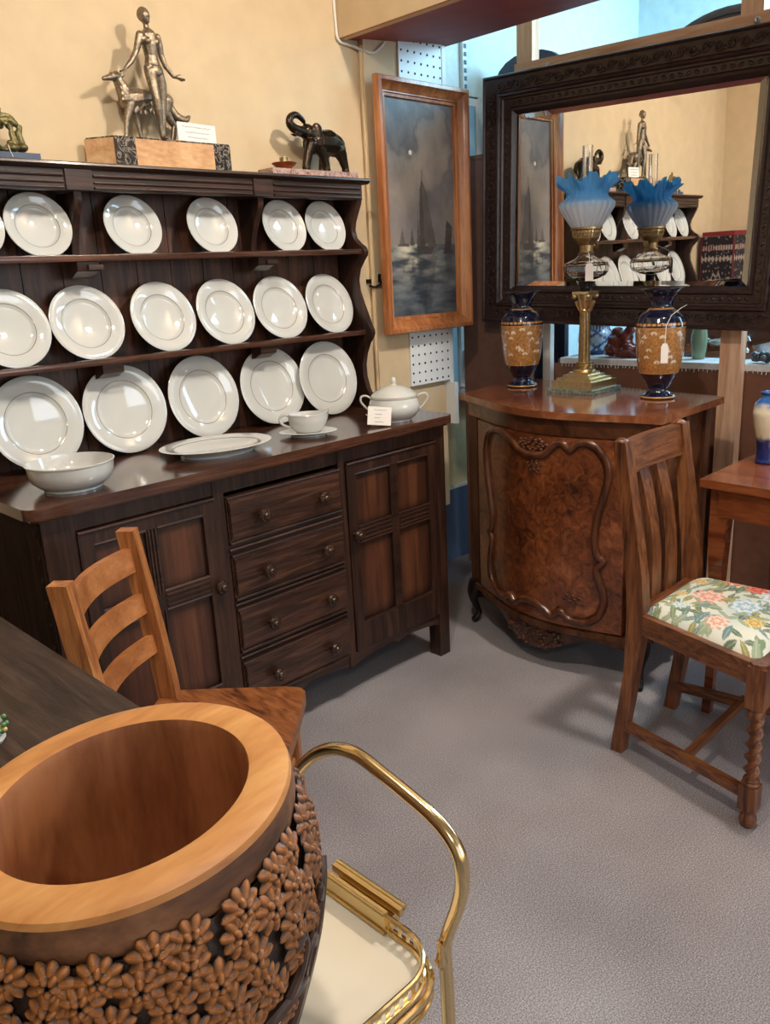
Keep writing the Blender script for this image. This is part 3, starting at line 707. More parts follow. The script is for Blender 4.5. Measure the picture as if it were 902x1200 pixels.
for s in (-1, 1):
    MB().tube(spline([(s * .072, 0, .071), (s * .086, 0, .081), (s * .102, 0, .080), (s * .106, 0, .066), (s * .096, 0, .050), (s * .080, 0, .034)]), .0036, 10, flat=(1, 1.6)).build('handle', [M['china']], t, local=True)
# hand-written cards: squiggled lines only
def squiggle(b, x0, x1, z, y, seed, amp=.0018, r=.0004):
    rd = random.Random(seed); x = x0; pts = []
    while x < x1:
        pts.append((x, y, z + rd.uniform(-amp, amp))); x += rd.uniform(.0012, .0026)
    b.tube(pts, r, 5)
def card(name, label, loc, rot, w, h, lines, fold=True, cat='price card', string=None):
    t = thing(name, label, cat, loc, rot)
    b = MB().box(-w / 2, w / 2, 0, .0012, 0, h)
    b.build('card', M['paper'], t, local=True)
    b = MB()
    for i, (a, c) in enumerate(lines): squiggle(b, -w / 2 + w * a, -w / 2 + w * c, h * (1 - (i + .8) / (len(lines) + .6)), -.0006, len(name) * 7 + i, r=.00045)
    b.build('handwriting', M['ink'], t, local=True)
    return t
random.seed(5)
c = card('price_card', 'small white handwritten card propped against the tureen', (1.736, 1.79, ZC + .0062), (R(-14), R(6), R(-44)), .072, .056, [(.25, .8), (.3, .6), (.3, .55), (.3, .7)])
MB().tube([(-.042, -.001, .03), (-.033, -.001, .0285)], .0012, 6).build('tie', M['string'], c, local=True)

# ================================================================== on top of the dresser
ZT = 1.603
t = thing('lady_and_hound_statue', 'silvered bronze statue of a slender lady walking with a borzoi dog on a marble plinth', 'statue', (1.345, 2.148, ZT))
b = MB().box(1.222, 1.468, 2.131, 2.205, ZT + .006, ZT + .074, bev=.002); b.prism([(1.1615, 2.134), (1.164, 2.2045), (1.115, 2.2045)], 'z', ZT + .006, ZT + .074)
b.build('plinth', M['onyx'], t)
MB().prism([(1.162, 2.131), (1.2219, 2.131), (1.2219, 2.205), (1.1645, 2.205)], 'z', ZT + .006, ZT + .074, bev=.0015).build('plinth_end', M['blackmarble'], t)
MB().prism([(1.4681, 2.131), (1.524, 2.131), (1.54, 2.205), (1.4681, 2.205)], 'z', ZT + .006, ZT + .074, bev=.0015).build('plinth_end', M['blackmarble'], t)
b = MB().prism([(1.165, 2.132), (1.522, 2.132), (1.538, 2.204), (1.12, 2.204)], 'z', ZT + .074, ZT + .078, bev=.001)
b.build('plinth_top', M['blackmarble'], t)
for x in (1.175, 1.51):
    for y in (2.14, 2.19): MB().lathe([(0, 0), (.005, 0), (.005, .006), (0, .006)], 10, T=Matrix.Translation((x, y, ZT))).build('plinth_foot', M['iron'], t)
ZP = ZT + .078
def V(x, z, y): return (x, y, z)
def grow(b, x0, z0, sx, sz):
    for v in b.bm.verts: v.co.x = x0 + (v.co.x - x0) * sx; v.co.z = z0 + (v.co.z - z0) * sz
b = MB(); yw = 2.150
limb(b, [V(1.3095, 1.925, yw), V(1.310, 1.905, yw), V(1.3115, 1.880, yw), V(1.3115, 1.862, yw)], [.0205, .0205, .0165, .0195])
b.ball(V(1.310, 1.917, yw - .002), (.032, .0155, .015)); b.ball(V(1.3125, 1.851, yw), (.0265, .0165, .0175))
b.ball(V(1.299, 1.912, yw - .013), .0085); b.ball(V(1.322, 1.912, yw - .013), .0085)                                    # bust
limb(b, [V(1.308, 1.935, yw), V(1.305, 1.962, yw)], [.0075, .0068])
b.ball(V(1.3035, 1.972, yw - .002), (.0138, .0155, .0185)); b.ball(V(1.3025, 1.9755, yw + .003), (.0160, .0168, .0180))  # head and close hair
b.ball(V(1.306, 1.961, yw - .008), (.0075, .007, .008)); b.tube([V(1.3055, 1.977, yw - .0145), V(1.3062, 1.9695, yw - .0185)], [.0014, .0022], 8)
b.ball(V(1.3065, 1.963, yw - .0145), (.0036, .0018, .0013)); b.ball(V(1.301, 1.974, yw - .0142), (.0022, .0015, .0011)); b.ball(V(1.3105, 1.974, yw - .0142), (.0022, .0015, .0011))
b.ball(V(1.2895, 1.971, yw + .002), (.002, .003, .004)); b.ball(V(1.317, 1.971, yw + .002), (.002, .003, .004))
limb(b, [V(1.285, 1.926, yw), V(1.2765, 1.905, yw), V(1.271, 1.889, yw + .002), V(1.252, 1.862, yw), V(1.231, 1.8425, yw - .002)], [.0108, .0096, .0082, .0072, .005])
for k, (dx, dz) in enumerate(((-.0125, -.004), (-.0135, -.0065), (-.012, -.0085), (-.009, -.009))):                        # hand resting on the hound
    limb(b, [V(1.229, 1.841, yw - .003 + k * .0026), V(1.229 + dx * .55, 1.841 + dz * .3, yw - .003 + k * .0026), V(1.229 + dx, 1.841 + dz, yw - .003 + k * .0026)], [.0022, .0019, .0015], 6)
limb(b, [V(1.232, 1.841, yw - .006), V(1.226, 1.835, yw - .0075), V(1.221, 1.832, yw - .007)], [.0023, .0021, .0016], 6)
limb(b, [V(1.334, 1.926, yw), V(1.339, 1.905, yw), V(1.342, 1.887, yw + .002), V(1.350, 1.862, yw), V(1.3685, 1.839, yw - .004)], [.0108, .0096, .0082, .007, .005])
for k, (dx, dz) in enumerate(((.030, -.002), (.032, -.0035), (.030, -.005), (.026, -.0065))):
    limb(b, [V(1.3715, 1.8375, yw - .007 + k * .0028), V(1.3715 + dx * .5, 1.8375 + dz * .2, yw - .008 + k * .003), V(1.3715 + dx, 1.8375 + dz, yw - .0085 + k * .0034)], [.0024, .0019, .0014], 6)
limb(b, [V(1.369, 1.838, yw - .007), V(1.378, 1.842, yw - .0125), V(1.386, 1.843, yw - .0145)], [.0023, .002, .0015], 6)
limb(b, [V(1.3025, 1.846, yw), V(1.301, 1.815, yw - .010), V(1.303, 1.776, yw - .017), V(1.306, 1.752, yw - .015), V(1.310, 1.715, yw - .011), V(1.3115, 1.690, yw - .010)], [.0156, .0142, .0104, .0108, .0070, .0062])
limb(b, [V(1.3235, 1.848, yw), V(1.333, 1.815, yw + .002), V(1.3335, 1.776, yw + .004), V(1.331, 1.750, yw + .008), V(1.3265, 1.712, yw + .008), V(1.325, 1.690, yw + .007)], [.0156, .0140, .0102, .0108, .0068, .006])
limb(b, [V(1.3135, 1.686, yw - .007), V(1.3125, 1.6845, yw - .024), V(1.312, 1.6835, yw - .029)], [.0056, .0046, .0032], 8); limb(b, [V(1.322, 1.686, yw + .006), V(1.325, 1.6845, yw - .010), V(1.326, 1.6835, yw - .015)], [.0056, .0046, .0032], 8)
b.ball(V(1.313, 1.8445, yw - .0125), (.019, .006, .012))
grow(b, 1.318, ZP, 1.03, 1.035)
remesh('lady_figure', b, M['bronze'], t, .0014, 2)
b = MB(); yd = 2.176
limb(b, [V(1.246, 1.779, yd), V(1.268, 1.783, yd), V(1.304, 1.788, yd), V(1.336, 1.787, yd), V(1.352, 1.784, yd)], [.0275, .0265, .0195, .019, .021])
b.ball(V(1.250, 1.768, yd), (.02, .016, .022))
limb(b, [V(1.240, 1.788, yd), V(1.229, 1.808, yd), V(1.2185, 1.824, yd - .003)], [.0225, .0165, .0135])
limb(b, [V(1.216, 1.8295, yd - .005), V(1.202, 1.827, yd - .010), V(1.1905, 1.822, yd - .014), V(1.172, 1.8165, yd - .019)], [.0122, .0105, .0076, .005])
b.ball(V(1.228, 1.831, yd - .013), (.007, .003, .005)); b.ball(V(1.228, 1.831, yd + .008), (.007, .003, .005)); b.ball(V(1.171, 1.818, yd - .019), .0028); b.ball(V(1.2, 1.8325, yd - .018), .002)
for (dy, pts) in ((-.011, [(1.243, 1.766), (1.234, 1.742), (1.227, 1.726), (1.222, 1.700), (1.220, 1.688)]), (.011, [(1.262, 1.768), (1.266, 1.745), (1.2695, 1.727), (1.273, 1.702), (1.277, 1.689)])):
    limb(b, [V(x, z, yd + dy) for x, z in pts], [.0145, .0105, .0078, .0058, .0056]); limb(b, [V(pts[-1][0], ZP + .004, yd + dy), V(pts[-1][0] - .008, ZP + .0035, yd + dy - .003)], [.0046, .0038], 8)
for (dy, dx) in ((-.011, 0), (.011, .016)):
    limb(b, [V(1.350 + dx * .2, 1.782, yd + dy), V(1.345 + dx, 1.752, yd + dy), V(1.366 + dx, 1.722, yd + dy), V(1.357 + dx, 1.689, yd + dy)], [.0195, .0135, .0078, .0056]); limb(b, [V(1.357 + dx, ZP + .004, yd + dy), V(1.349 + dx, ZP + .0035, yd + dy)], [.0046, .0038], 8)
limb(b, spline([V(1.362, 1.787, yd), V(1.372, 1.762, yd), V(1.388, 1.746, yd), V(1.407, 1.742, yd - .002), V(1.422, 1.752, yd - .003)], 3), [.009, .0095, .0105, .011, .0115, .012, .0125, .012, .0115, .010, .0085, .006, .004])
for i in range(26):                                                                                                             # shaggy coat tufts
    a = i / 25; x = 1.236 + .085 * a; z = 1.765 + .012 * sin(i * 2.3); b.ball(V(x, z - .006, yd - .014 - .004 * cos(i)), (.0045, .003, .008), n=6, m=5)
for i in range(10): b.ball(V(1.222 + .006 * (i % 3), 1.815 - .0045 * i, yd - .012), (.004, .003, .006), n=6, m=5)
grow(b, 1.318, ZP, 1.03, 1.02)
remesh('hound_figure', b, M['bronze'], t, .0014, 1)
card('title_card', 'white handwritten card standing on the right of the statue plinth', (1.421, 2.136, ZP + .0005), (R(-3), R(1.5), 0), .124, .048, [(.12, .88), (.2, .82), (.25, .8)])

t = thing('elephant_statue', 'dark bronze elephant with raised curled trunk on a pink marble slab', 'statue', (1.845, 2.152, ZT))
MB().box(1.664, 2.018, 2.118, 2.192, ZT, ZT + .0225, bev=.002).build('marble_base', M['pinkmarble'], t)
b = MB(); ye = 2.155
limb(b, [V(1.862, 1.709, ye), V(1.892, 1.714, ye), V(1.925, 1.716, ye), V(1.955, 1.708, ye)], [.033, .038, .040, .035])
limb(b, [V(1.868, 1.722, ye), V(1.840, 1.738, ye - .004)], [.029, .0245]); b.ball(V(1.838, 1.746, ye - .005), (.021, .020, .019)); b.ball(V(1.826, 1.730, ye - .005), (.014, .011, .010))
tr = spline([V(1.833, 1.741, ye - .006), V(1.812, 1.7395, ye - .007), V(1.785, 1.7455, ye - .008), V(1.768, 1.7585, ye - .008), V(1.771, 1.7765, ye - .008), V(1.791, 1.786, ye - .008), V(1.810, 1.780, ye - .008), V(1.8235, 1.7695, ye - .008)], 4)
limb(b, tr, [.0175 - .0105 * i / (len(tr) - 1) for i in range(len(tr))])
for s in (-1, 1):
    limb(b, [V(1.816, 1.734, ye - .005 + s * .010), V(1.795, 1.729, ye - .005 + s * .013), V(1.780, 1.733, ye - .005 + s * .013)], [.004, .0032, .0018], 8)
    b.ball(V(1.862, 1.742, ye - .004 + s * .022), (.019, .006, .025), T=Euler((0, R(-14), s * R(18))).to_matrix())
    b.ball(V(1.829, 1.7485, ye - .005 + s * .0155), .003)
for dy, pts, rs in ((-.016, [(1.840, 1.703), (1.8245, 1.672), (1.815, 1.640), (1.8135, 1.631)], [.0190, .0145, .0125, .0135]), (-.014, [(1.880, 1.697), (1.894, 1.665), (1.9005, 1.640), (1.901, 1.631)], [.0190, .0145, .0125, .0135]),
                    (.016, [(1.925, 1.690), (1.916, 1.660), (1.910, 1.640), (1.9085, 1.631)], [.020, .015, .0125, .0135]), (-.012, [(1.962, 1.694), (1.978, 1.664), (1.986, 1.640), (1.9865, 1.631)], [.024, .0155, .0125, .0135])):
    limb(b, [V(x, z, ye + dy) for x, z in pts], rs)
limb(b, [V(1.978, 1.715, ye), V(1.988, 1.695, ye), V(1.990, 1.672, ye)], [.005, .003, .0035], 8)
o = remesh('elephant_figure', b, M['bronze_dk'], t, .002, 2)
t = thing('amber_dish', 'small amber turned dish with a short cup, left end of the pink marble slab', 'dish', (1.735, 2.15, ZT + .023))
MB().lathe([(0, 0), (.022, 0), (.024, .002), (.026, .006), (.036, .015), (.039, .018), (.037, .0195), (.025, .012), (.012, .010), (0, .010)], 36).build('dish', M['amber'], t, local=True)
MB().lathe([(.0, .009), (.0135, .009), (.0125, .014), (.0135, .034), (.0115, .034), (.010, .016), (0, .014)], 24).build('cup', M['brass_dk'], t, local=True)

t = thing('gilt_figure_group', 'verdigris gilt figure group on a slate blue base, left end of dresser top', 'statue', (.895, 2.148, ZT))
MB().box(.80, .955, 2.122, 2.19, ZT, ZT + .02, bev=.002).build('stone_base', M['bluebase'], t)
b = MB(); y = 2.155
for (x, z, r) in ((.81, 1.630, .016), (.835, 1.632, .016), (.862, 1.636, .014), (.88, 1.63, .012), (.90, 1.636, .016), (.925, 1.638, .015)): b.ball((x, y, z), (r, .022, r * .7))
limb(b, spline([(.815, y, 1.635), (.812, y, 1.665), (.826, y, 1.690), (.85, y, 1.698), (.874, y, 1.696), (.900, y, 1.700), (.918, y, 1.692)], 3), [.008] * 19)
for i in range(9): b.ball((.845 + i * .008, y - .006 + .006 * (i % 3), 1.690 - .005 * (i % 2)), (.008, .006, .007), n=8, m=5)
limb(b, [(.909, y, 1.651), (.905, y, 1.668), (.907, y, 1.682)], [.0075, .006, .005]); limb(b, [(.926, y, 1.648), (.921, y, 1.668), (.929, y, 1.685)], [.010, .010, .006])
limb(b, [(.898, y, 1.648), (.918, y, 1.640), (.931, y, 1.634)], [.007, .008, .006])
limb(b, spline([(.9185, y, 1.690), (.914, y, 1.704), (.900, y, 1.710), (.889, y, 1.709), (.884, y, 1.705), (.883, y, 1.718), (.886, y, 1.722)], 3), [.0045] * 19)
b.ball((.884, y, 1.714), .006); b.ball((.893, y, 1.702), (.008, .006, .005))
remesh('gilt_figure', b, M['greengold'], t, .0018, 1)
MB().tube([(.880, 2.1215, 1.638), (.884, 2.121, 1.62), (.887, 2.121, 1.612)], .001, 6).build('tag_string', M['string'], t)

# ================================================================== seascape painting on the pier
t = thing('framed_seascape', 'tall narrow oil painting of sailing boats under a moonlit sky in an orange wooden frame', 'painting', (2.375, 2.17, 1.515))
PX0, PX1, PZ0, PZ1 = 2.148, 2.628, 1.086, 1.944
def sweep_frame(x0, x1, z0, z1, y, prof):
    # prof: (inset from outer edge, distance in front of y)
    b = MB(); cs = [(x0, z0, 1, 1), (x1, z0, -1, 1), (x1, z1, -1, -1), (x0, z1, 1, -1)]
    v = []; n = len(prof)
    for cx, cz, sx, sz in cs:
        for ins, h in prof: v.append((cx + sx * ins, y - h, cz + sz * ins))
    f = []
    for c_ in range(4):
        for i in range(n - 1):
            a, c2 = c_ * n, ((c_ + 1) % 4) * n
            f.append((a + i, c2 + i, c2 + i + 1, a + i + 1))
    b._add(v, f); return b
sweep_frame(PX0, PX1, PZ0, PZ1, 2.196, [(.012, .030), (0, .034), (0, .052), (.004, .060), (.016, .062), (.020, .056), (.024, .050), (.040, .042), (.044, .038), (.047, .038), (.049, .032), (.058, .031), (.060, .022)]).build('picture_frame', M['picframe'], t, smooth=30)
MB().box(PX0 + .05, PX1 - .05, 2.175, 2.1955, PZ0 + .05, PZ1 - .05).build('backing', M['brownboard'], t)
def fbm(x, y, z=0, o=5):
    return noise.fractal(Vector((x, y, z)), 1.0, 2.0, o)
def poly_in(p, poly):
    x, y = p; c = False; j = len(poly) - 1
    for i in range(len(poly)):
        if (poly[i][1] > y) != (poly[j][1] > y) and x < (poly[j][0] - poly[i][0]) * (y - poly[i][1]) / (poly[j][1] - poly[i][1]) + poly[i][0]: c = not c
        j = i
    return c
boats = [([(.44, .335), (.47, .60), (.50, .655), (.535, .56), (.52, .335)], .0), ([(.50, .655), (.60, .56), (.575, .35), (.52, .345)], .35), ([(.40, .33), (.43, .47), (.455, .34)], .2), ([(.30, .34), (.34, .43), (.37, .34)], .3), ([(.42, .30), (.62, .30), (.66, .335), (.40, .335)], -.1),
         ([(.82, .32), (.86, .46), (.95, .43), (.92, .315)], -.2), ([(.15, .345), (.2, .42), (.235, .345)], .4), ([(.505, .655), (.51, .70), (.515, .655)], -.3), ([(.565, .335), (.60, .52), (.70, .33)], .3), ([(.80, .30), (.96, .30), (.94, .32), (.82, .325)], -.25), ([(.12, .335), (.30, .335), (.28, .35), (.14, .35)], .15)]
def paint_sea(u, v):
    n1 = fbm(u * 2.2, v * 3.6, 3); n2 = fbm(u * 5, v * 8, 9)
    moon = math.exp(-(((u - .36) / .30) ** 2 + ((v - .72) / .16) ** 2))
    if v > .345:
        c = mixc(rgb(56, 56, 64), rgb(116, 106, 98), .5 + .55 * n1 + .22 * n2)
        c = mixc(c, rgb(136, 126, 114), .55 * moon * (.7 + .6 * n2))
        c = mixc(c, rgb(40, 44, 58), .75 * sstep(.25, -.1, abs(n1 + .15)) * sstep(.45, .7, v) * .8)
        c = mixc(c, rgb(96, 92, 92), .6 * sstep(.62, .36, v))
        if hypot((u - .355) * .48, (v - .765) * .86) < .010: c = rgb(190, 184, 170)
    else:
        w = fbm(u * 3.5, v * 26, 5); gl = math.exp(-((u - .32 - .1 * w) / .26) ** 2) * sstep(.10, .33, v)
        c = mixc(rgb(30, 36, 46), rgb(78, 84, 88), .45 + .8 * w)
        c = mixc(c, rgb(168, 162, 144), max(0, gl * (.35 + 1.2 * w)))
    for poly, s in boats:
        if poly_in((u, v), poly): c = mixc(rgb(30, 27, 29), rgb(80, 72, 68), .30 + s + .3 * n2)
        elif v < .30 and poly_in((u + .02 * fbm(u * 9, v * 40), .62 - v * 1.0), poly): c = mixc(c, rgb(30, 32, 38), .4)
    return tuple(min(1, q * 1.9) for q in c[:3]) + (1.0,)
cz0, cz1, cx0, cx1 = PZ0 + .055, PZ1 - .055, PX0 + .055, PX1 - .055
MB().grid(110, 230, lambda u, v: (cx0 + (cx1 - cx0) * u, 2.174, cz0 + (cz1 - cz0) * v), colfn=paint_sea).build('canvas', M['vc_canvas'], t)
# pegboard behind it
b = MB().box(2.318, 2.548, 2.197, 2.2029, .878, 2.105, bev=.001)
hz = .892
while hz < 2.1:
    for i in range(7):
        b.lathe([(0, 0), (.0042, 0), (.0042, .0012), (0, .0012)], 8, T=Matrix.Translation((2.331 + i * .034, 2.1968, hz)) @ Matrix.Rotation(pi / 2, 4, 'X'), mi=1)
    hz += .034
o = single('pegboard', b, [M['white_paint'], M['iron']], 'strip of white pegboard on the pier behind the seascape painting', 'pegboard', (2.433, 2.2029, .878))
# ================================================================== bow-fronted walnut cabinet
A_, B_ = Vector((2.28, 1.925)), Vector((2.17, 1.09))
BK0, BK1 = Vector((2.745, 1.975)), Vector((2.60, 1.10))
def bow(s, off=0.0, k=1.0):
    s2 = min(1, max(0, s)); p = A_ + (B_ - A_) * s
    return Vector((p.x - .118 * k * sin(pi * s2) ** 1.4 + off, p.y))
c = thing('bow_fronted_cabinet', 'burr walnut bow-fronted side cabinet with a serpentine moulded door and cabriole feet', 'cabinet', (2.42, 1.52, 0), (0, 0, 0))
poly = [tuple(bow(i / 32)) for i in range(33)] + [tuple(BK1), tuple(BK0)]
MB().prism(poly, 'z', .850, .872, bev=.003).build('cabinet_top', M['walnut_top'], c)
def body(s0, s1, o0, z0, z1, back=True, k=1.0):
    p = [tuple(bow(s0 + (s1 - s0) * i / 28, o0, k)) for i in range(29)]
    if back: p += [(BK1.x - .03, BK1.y + .03), (BK0.x - .03, BK0.y - .03)]
    return p
b = MB().prism(body(.035, .965, .022, 0, 0), 'z', .795, .850, bev=.002)
b.prism(body(.03, .97, .016, 0, 0), 'z', .842, .850, bev=.002)
b.build('frieze', M['burr_dark'], c)
b = MB().prism(body(.035, .965, .055, 0, 0), 'z', .165, .796)
b.build('carcass', M['burr_dark'], c)
for (s0, s1) in ((.035, .105), (.895, .965)):
    p = [tuple(bow(s0 + (s1 - s0) * i / 6, .020)) for i in range(7)] + [tuple(bow(s1, .075)), tuple(bow(s0, .075))]
    MB().prism(p, 'z', .15, .796, bev=.004).build('stile', M['walnut'], c)
def strip(s0, s1, oa, ob, z0, z1, bev=.002, n=28):
    p = [tuple(bow(s0 + (s1 - s0) * i / n, oa)) for i in range(n + 1)] + [tuple(bow(s1 - (s1 - s0) * i / n, ob)) for i in range(n + 1)]
    return MB().prism(p, 'z', z0, z1, bev=bev)
dr_ = strip(.128, .875, .014, .06, .172, .792, .003).build('door', M['burr'], c)
loop = [(.300, .782), (.345, .783), (.38, .772), (.42, .757), (.455, .737), (.515, .727), (.575, .737), (.60, .758), (.625, .775), (.655, .774), (.676, .757), (.70, .775), (.735, .783), (.772, .771), (.805, .735), (.817, .684), (.800, .615), (.780, .544), (.774, .48), (.783, .43), (.806, .412), (.783, .385), (.79, .35), (.806, .315), (.811, .268), (.786, .219), (.738, .197),
        (.68, .20), (.645, .222), (.61, .200), (.56, .222), (.515, .232), (.46, .226), (.42, .200), (.385, .220), (.35, .2), (.295, .203), (.243, .232), (.227, .28), (.236, .33), (.25, .385), (.228, .412), (.25, .43), (.252, .48), (.236, .54), (.214, .62), (.207, .69), (.222, .745), (.255, .775)]
pts = []
for s_, z_ in spline([(a, q, 0) for a, q in loop], 5, closed=True) and [(v.x, v.y) for v in spline([(a, q, 0) for a, q in loop], 5, closed=True)]:
    q = bow(s_, .010); pts.append((q.x, q.y, z_))
b = MB().tube(pts, .0125, 10, closed=True, flat=(1, 1))
b2pts = []
for v in spline([(a, q, 0) for a, q in loop], 5, closed=True):
    s_ = .515 + (v.x - .515) * .955; z_ = .49 + (v.y - .49) * .955; q = bow(s_, .0125); b2pts.append((q.x, q.y, z_))
b.tube(b2pts, .003, 6, closed=True)
b.build('serpentine_moulding', M['moulding'], dr_)
b = MB()
for i in range(26):                                         # carved leaf sprays: top centre, below it, and bottom corner
    a = i * 2.399; rr = .004 + .0062 * sqrt(i)
    q = bow(.515 + rr * 2.0 * cos(a), .011); b.ball((q.x, q.y, .762 + rr * .62 * sin(a)), (.006, .008, .006), n=8, m=5)
b.build('carved_spray', M['burr_dark'], dr_); b = MB()
for i in range(12):
    a = i * 2.399; rr = .003 + .006 * sqrt(i); q = bow(.522 + rr * 1.6 * cos(a), .012); b.ball((q.x, q.y, .692 + rr * .9 * sin(a)), (.005, .006, .006), n=8, m=5)
b.build('carved_drop', M['burr_dark'], dr_); b = MB()
for i in range(10):
    q = bow(.66 + .008 * i, .013); b.ball((q.x, q.y, .268 + .012 * sin(i * 1.9)), (.004, .006, .005), n=8, m=5)
b.build('carved_leaf_drop', M['burr_dark'], dr_)
strip(.03, .97, .006, .06, .148, .166, .005).build('base_moulding', M['walnut'], c)
tab = [(.05, .085), (.12, .115), (.2, .13), (.28, .128), (.34, .10), (.41, .068), (.5, .056), (.59, .068), (.66, .10), (.72, .125), (.8, .128), (.88, .115), (.95, .085)]
b = MB(); n = 60; fr_ = []; 
for i in range(n + 1):
    s = .05 + .9 * i / n; zl = interp(tab, s); fr_.append((s, zl))
vv = []; ff = []
for s, zl in fr_:
    for off in (.026, .044):
        q = bow(s, off); vv += [(q.x, q.y, zl), (q.x, q.y, .149)]
for i in range(n):
    a = i * 4; ff += [(a, a + 4, a + 5, a + 1), (a + 2, a + 3, a + 7, a + 6), (a, a + 2, a + 6, a + 4), (a + 1, a + 5, a + 7, a + 3)]
ff += [(0, 1, 3, 2), (n * 4, n * 4 + 2, n * 4 + 3, n * 4 + 1)]
b._add(vv, ff)
random.seed(2)
for i in range(70):
    s = .36 + .28 * random.random(); zl = interp(tab, s); q = bow(s, .024); b.ball((q.x, q.y, zl + (.145 - zl) * random.random()), (.006, .010, .007), n=8, m=5)
b.build('carved_apron', M['burr_dark'], c)
def foot(x, y, dx, dy, name='cabriole_foot'):
    b = MB(); P = [(x, y, .165), (x + dx * .012, y + dy * .012, .13), (x + dx * .016, y + dy * .016, .10), (x + dx * .004, y + dy * .004, .06), (x - dx * .004, y - dy * .004, .035), (x + dx * .012, y + dy * .012, .012), (x + dx * .022, y + dy * .022, .008)]
    b.tube(spline(P, 4), [.030, .031, .031, .030, .029, .027, .024, .021, .018, .016, .0145, .0135, .0125, .012, .012, .012, .0125, .013, .0135, .0135, .013, .0125, .012, .011, .009], 12)
    b.build(name, M['ebony'], c)
foot(2.285, 1.865, -.9, .45); foot(2.185, 1.135, -.9, -.45); foot(2.69, 1.92, .5, .5); foot(2.555, 1.15, .5, -.5)
# side framing visible beside the chair
b = MB()
d_ = (BK1 - B_)
for t0, t1 in ((.10, .18), (.46, .53), (.80, .88)):
    p = [B_ + d_ * t0 + Vector((0, .018)), B_ + d_ * t1 + Vector((0, .018)), B_ + d_ * t1 + Vector((0, .034)), B_ + d_ * t0 + Vector((0, .034))]
    b.prism([tuple(v) for v in p], 'z', .165, .842, bev=.002)
b.build('side_frame', M['walnut'], c)

# ================================================================== blue and gold vases
Zc = .8726
def vase_prof(h):
    P = [(.0, .0), (.155, .0), (.163, .006), (.163, .020), (.150, .032), (.118, .045), (.098, .062), (.092, .080), (.094, .100), (.125, .150), (.158, .200), (.176, .236), (.178, .240), (.179, .246), (.190, .285), (.203, .36), (.214, .45), (.221, .54), (.224, .61), (.224, .648), (.2255, .654), (.2245, .660), (.220, .70), (.203, .745), (.168, .785), (.132, .805), (.112, .818), (.1135, .823), (.105, .828), (.100, .85), (.104, .885), (.125, .93), (.160, .968), (.196, .990), (.204, .995), (.203, 1.0), (.188, .997), (.15, .972), (.115, .93), (.092, .885), (.088, .85), (.09, .8)]
    return [(r * h, z * h) for r, z in P]
def vase_col(h):
    navy = rgb(14, 22, 48); gold = rgb(206, 150, 80); tan = rgb(148, 102, 62); dk = rgb(92, 58, 34); wh = rgb(226, 212, 188)
    rd = random.Random(11); fl = []
    for i in range(40):
        th = -pi + 2 * pi * (i * .618 % 1.0); z = [.35, .56, .44, .60, .52, .39][i % 6] + rd.uniform(-.02, .02)
        for k in range(4):
            a = pi * (.1 + .26 * k); fl.append((th + .085 * cos(a), z + .022 * sin(a), .0092))
    def f(co):
        z = co.z / h; th = atan2(co.y, co.x); r = hypot(co.x, co.y) / h
        if z < .236: return navy if not (.018 < z < .024) else gold
        if z < .246 or .648 < z < .660 or .818 < z < .826: return gold
        if z < .648:
            n = noise.noise(Vector((th * 9, z * 50, 2))) + .7 * noise.noise(Vector((th * 22, z * 120, 5)))
            c = mixc(tan, mixc(gold, tan, .3), .5 + .9 * n); c = mixc(c, dk, sstep(.1, .0, abs(n - .1)) * .75)
            for ft, fz, fr in fl:
                dth = (th - ft + pi) % (2 * pi) - pi
                if hypot(dth * .2, z - fz) < fr: return wh
            return c
        if .668 < z < .70 and r > .19:
            ph = (th * 15 / pi) % 1.0
            return gold if .22 < ph < .78 and ((ph - .5) / .28) ** 2 + ((z - .684) / .014) ** 2 < 1 else navy
        return navy
    return f
def vase(loc, label):
    h = .342; t = thing('baluster_vase', label, 'vase', loc, group='pair of blue and gold vases')
    P = vase_prof(h); prof = []
    for i in range(len(P) - 1):
        dz = hypot(P[i + 1][0] - P[i][0], P[i + 1][1] - P[i][1]); k = max(1, int(dz / .003))
        prof += [(P[i][0] + (P[i + 1][0] - P[i][0]) * j / k, P[i][1] + (P[i + 1][1] - P[i][1]) * j / k) for j in range(k)]
    prof.append(P[-1])
    MB().lathe(prof, 120, cap=False).paint(vase_col(h)).build('vase_body', M['vc_vase'], t, local=True, smooth=70)
    return t
M['vc_vase'] = vcol('glazed_stoneware', .16, coat=.7)
v1 = vase((2.535, 1.835, Zc), 'navy and gold vase at the left of the cabinet top, left of the brass lamp')
v2 = dup(v1, (2.495, 1.272, Zc), (0, 0, 2.2), 'navy and gold vase with a white string tag, right of the brass lamp')
def tag_on_string(name, label, top, bot, w, h, face, mat=None):
    t = thing(name, label, 'price tag', bot)
    b = MB(); f = Vector(face).normalized(); s = Vector((-f.y, f.x, 0)); o = Vector(bot)
    pts2 = [(-w / 2, -h), (w / 2, -h), (w / 2, -.18 * h), (w * .28, 0), (-w * .28, 0), (-w / 2, -.18 * h)]
    v = [o + s * a + Vector((0, 0, q)) for a, q in pts2] + [o + s * a + Vector((0, 0, q)) + f * .001 for a, q in pts2]
    b._add(v, [tuple(range(5, -1, -1)), tuple(range(6, 12))] + [(i, (i + 1) % 6, 6 + (i + 1) % 6, 6 + i) for i in range(6)])
    b.build('tag', mat or M['paper'], t)
    MB().tube(top + [tuple(o)], .001, 6).build('string', M['string'], t)
    return t
tag_on_string('price_tag', 'white tag hanging on a string from the right vase', [(2.53, 1.205, 1.162), (2.47, 1.198, 1.153), (2.435, 1.208, 1.135), (2.417, 1.214, 1.105)], (2.413, 1.214, 1.053), .022, .060, (-.8, -.6, 0))

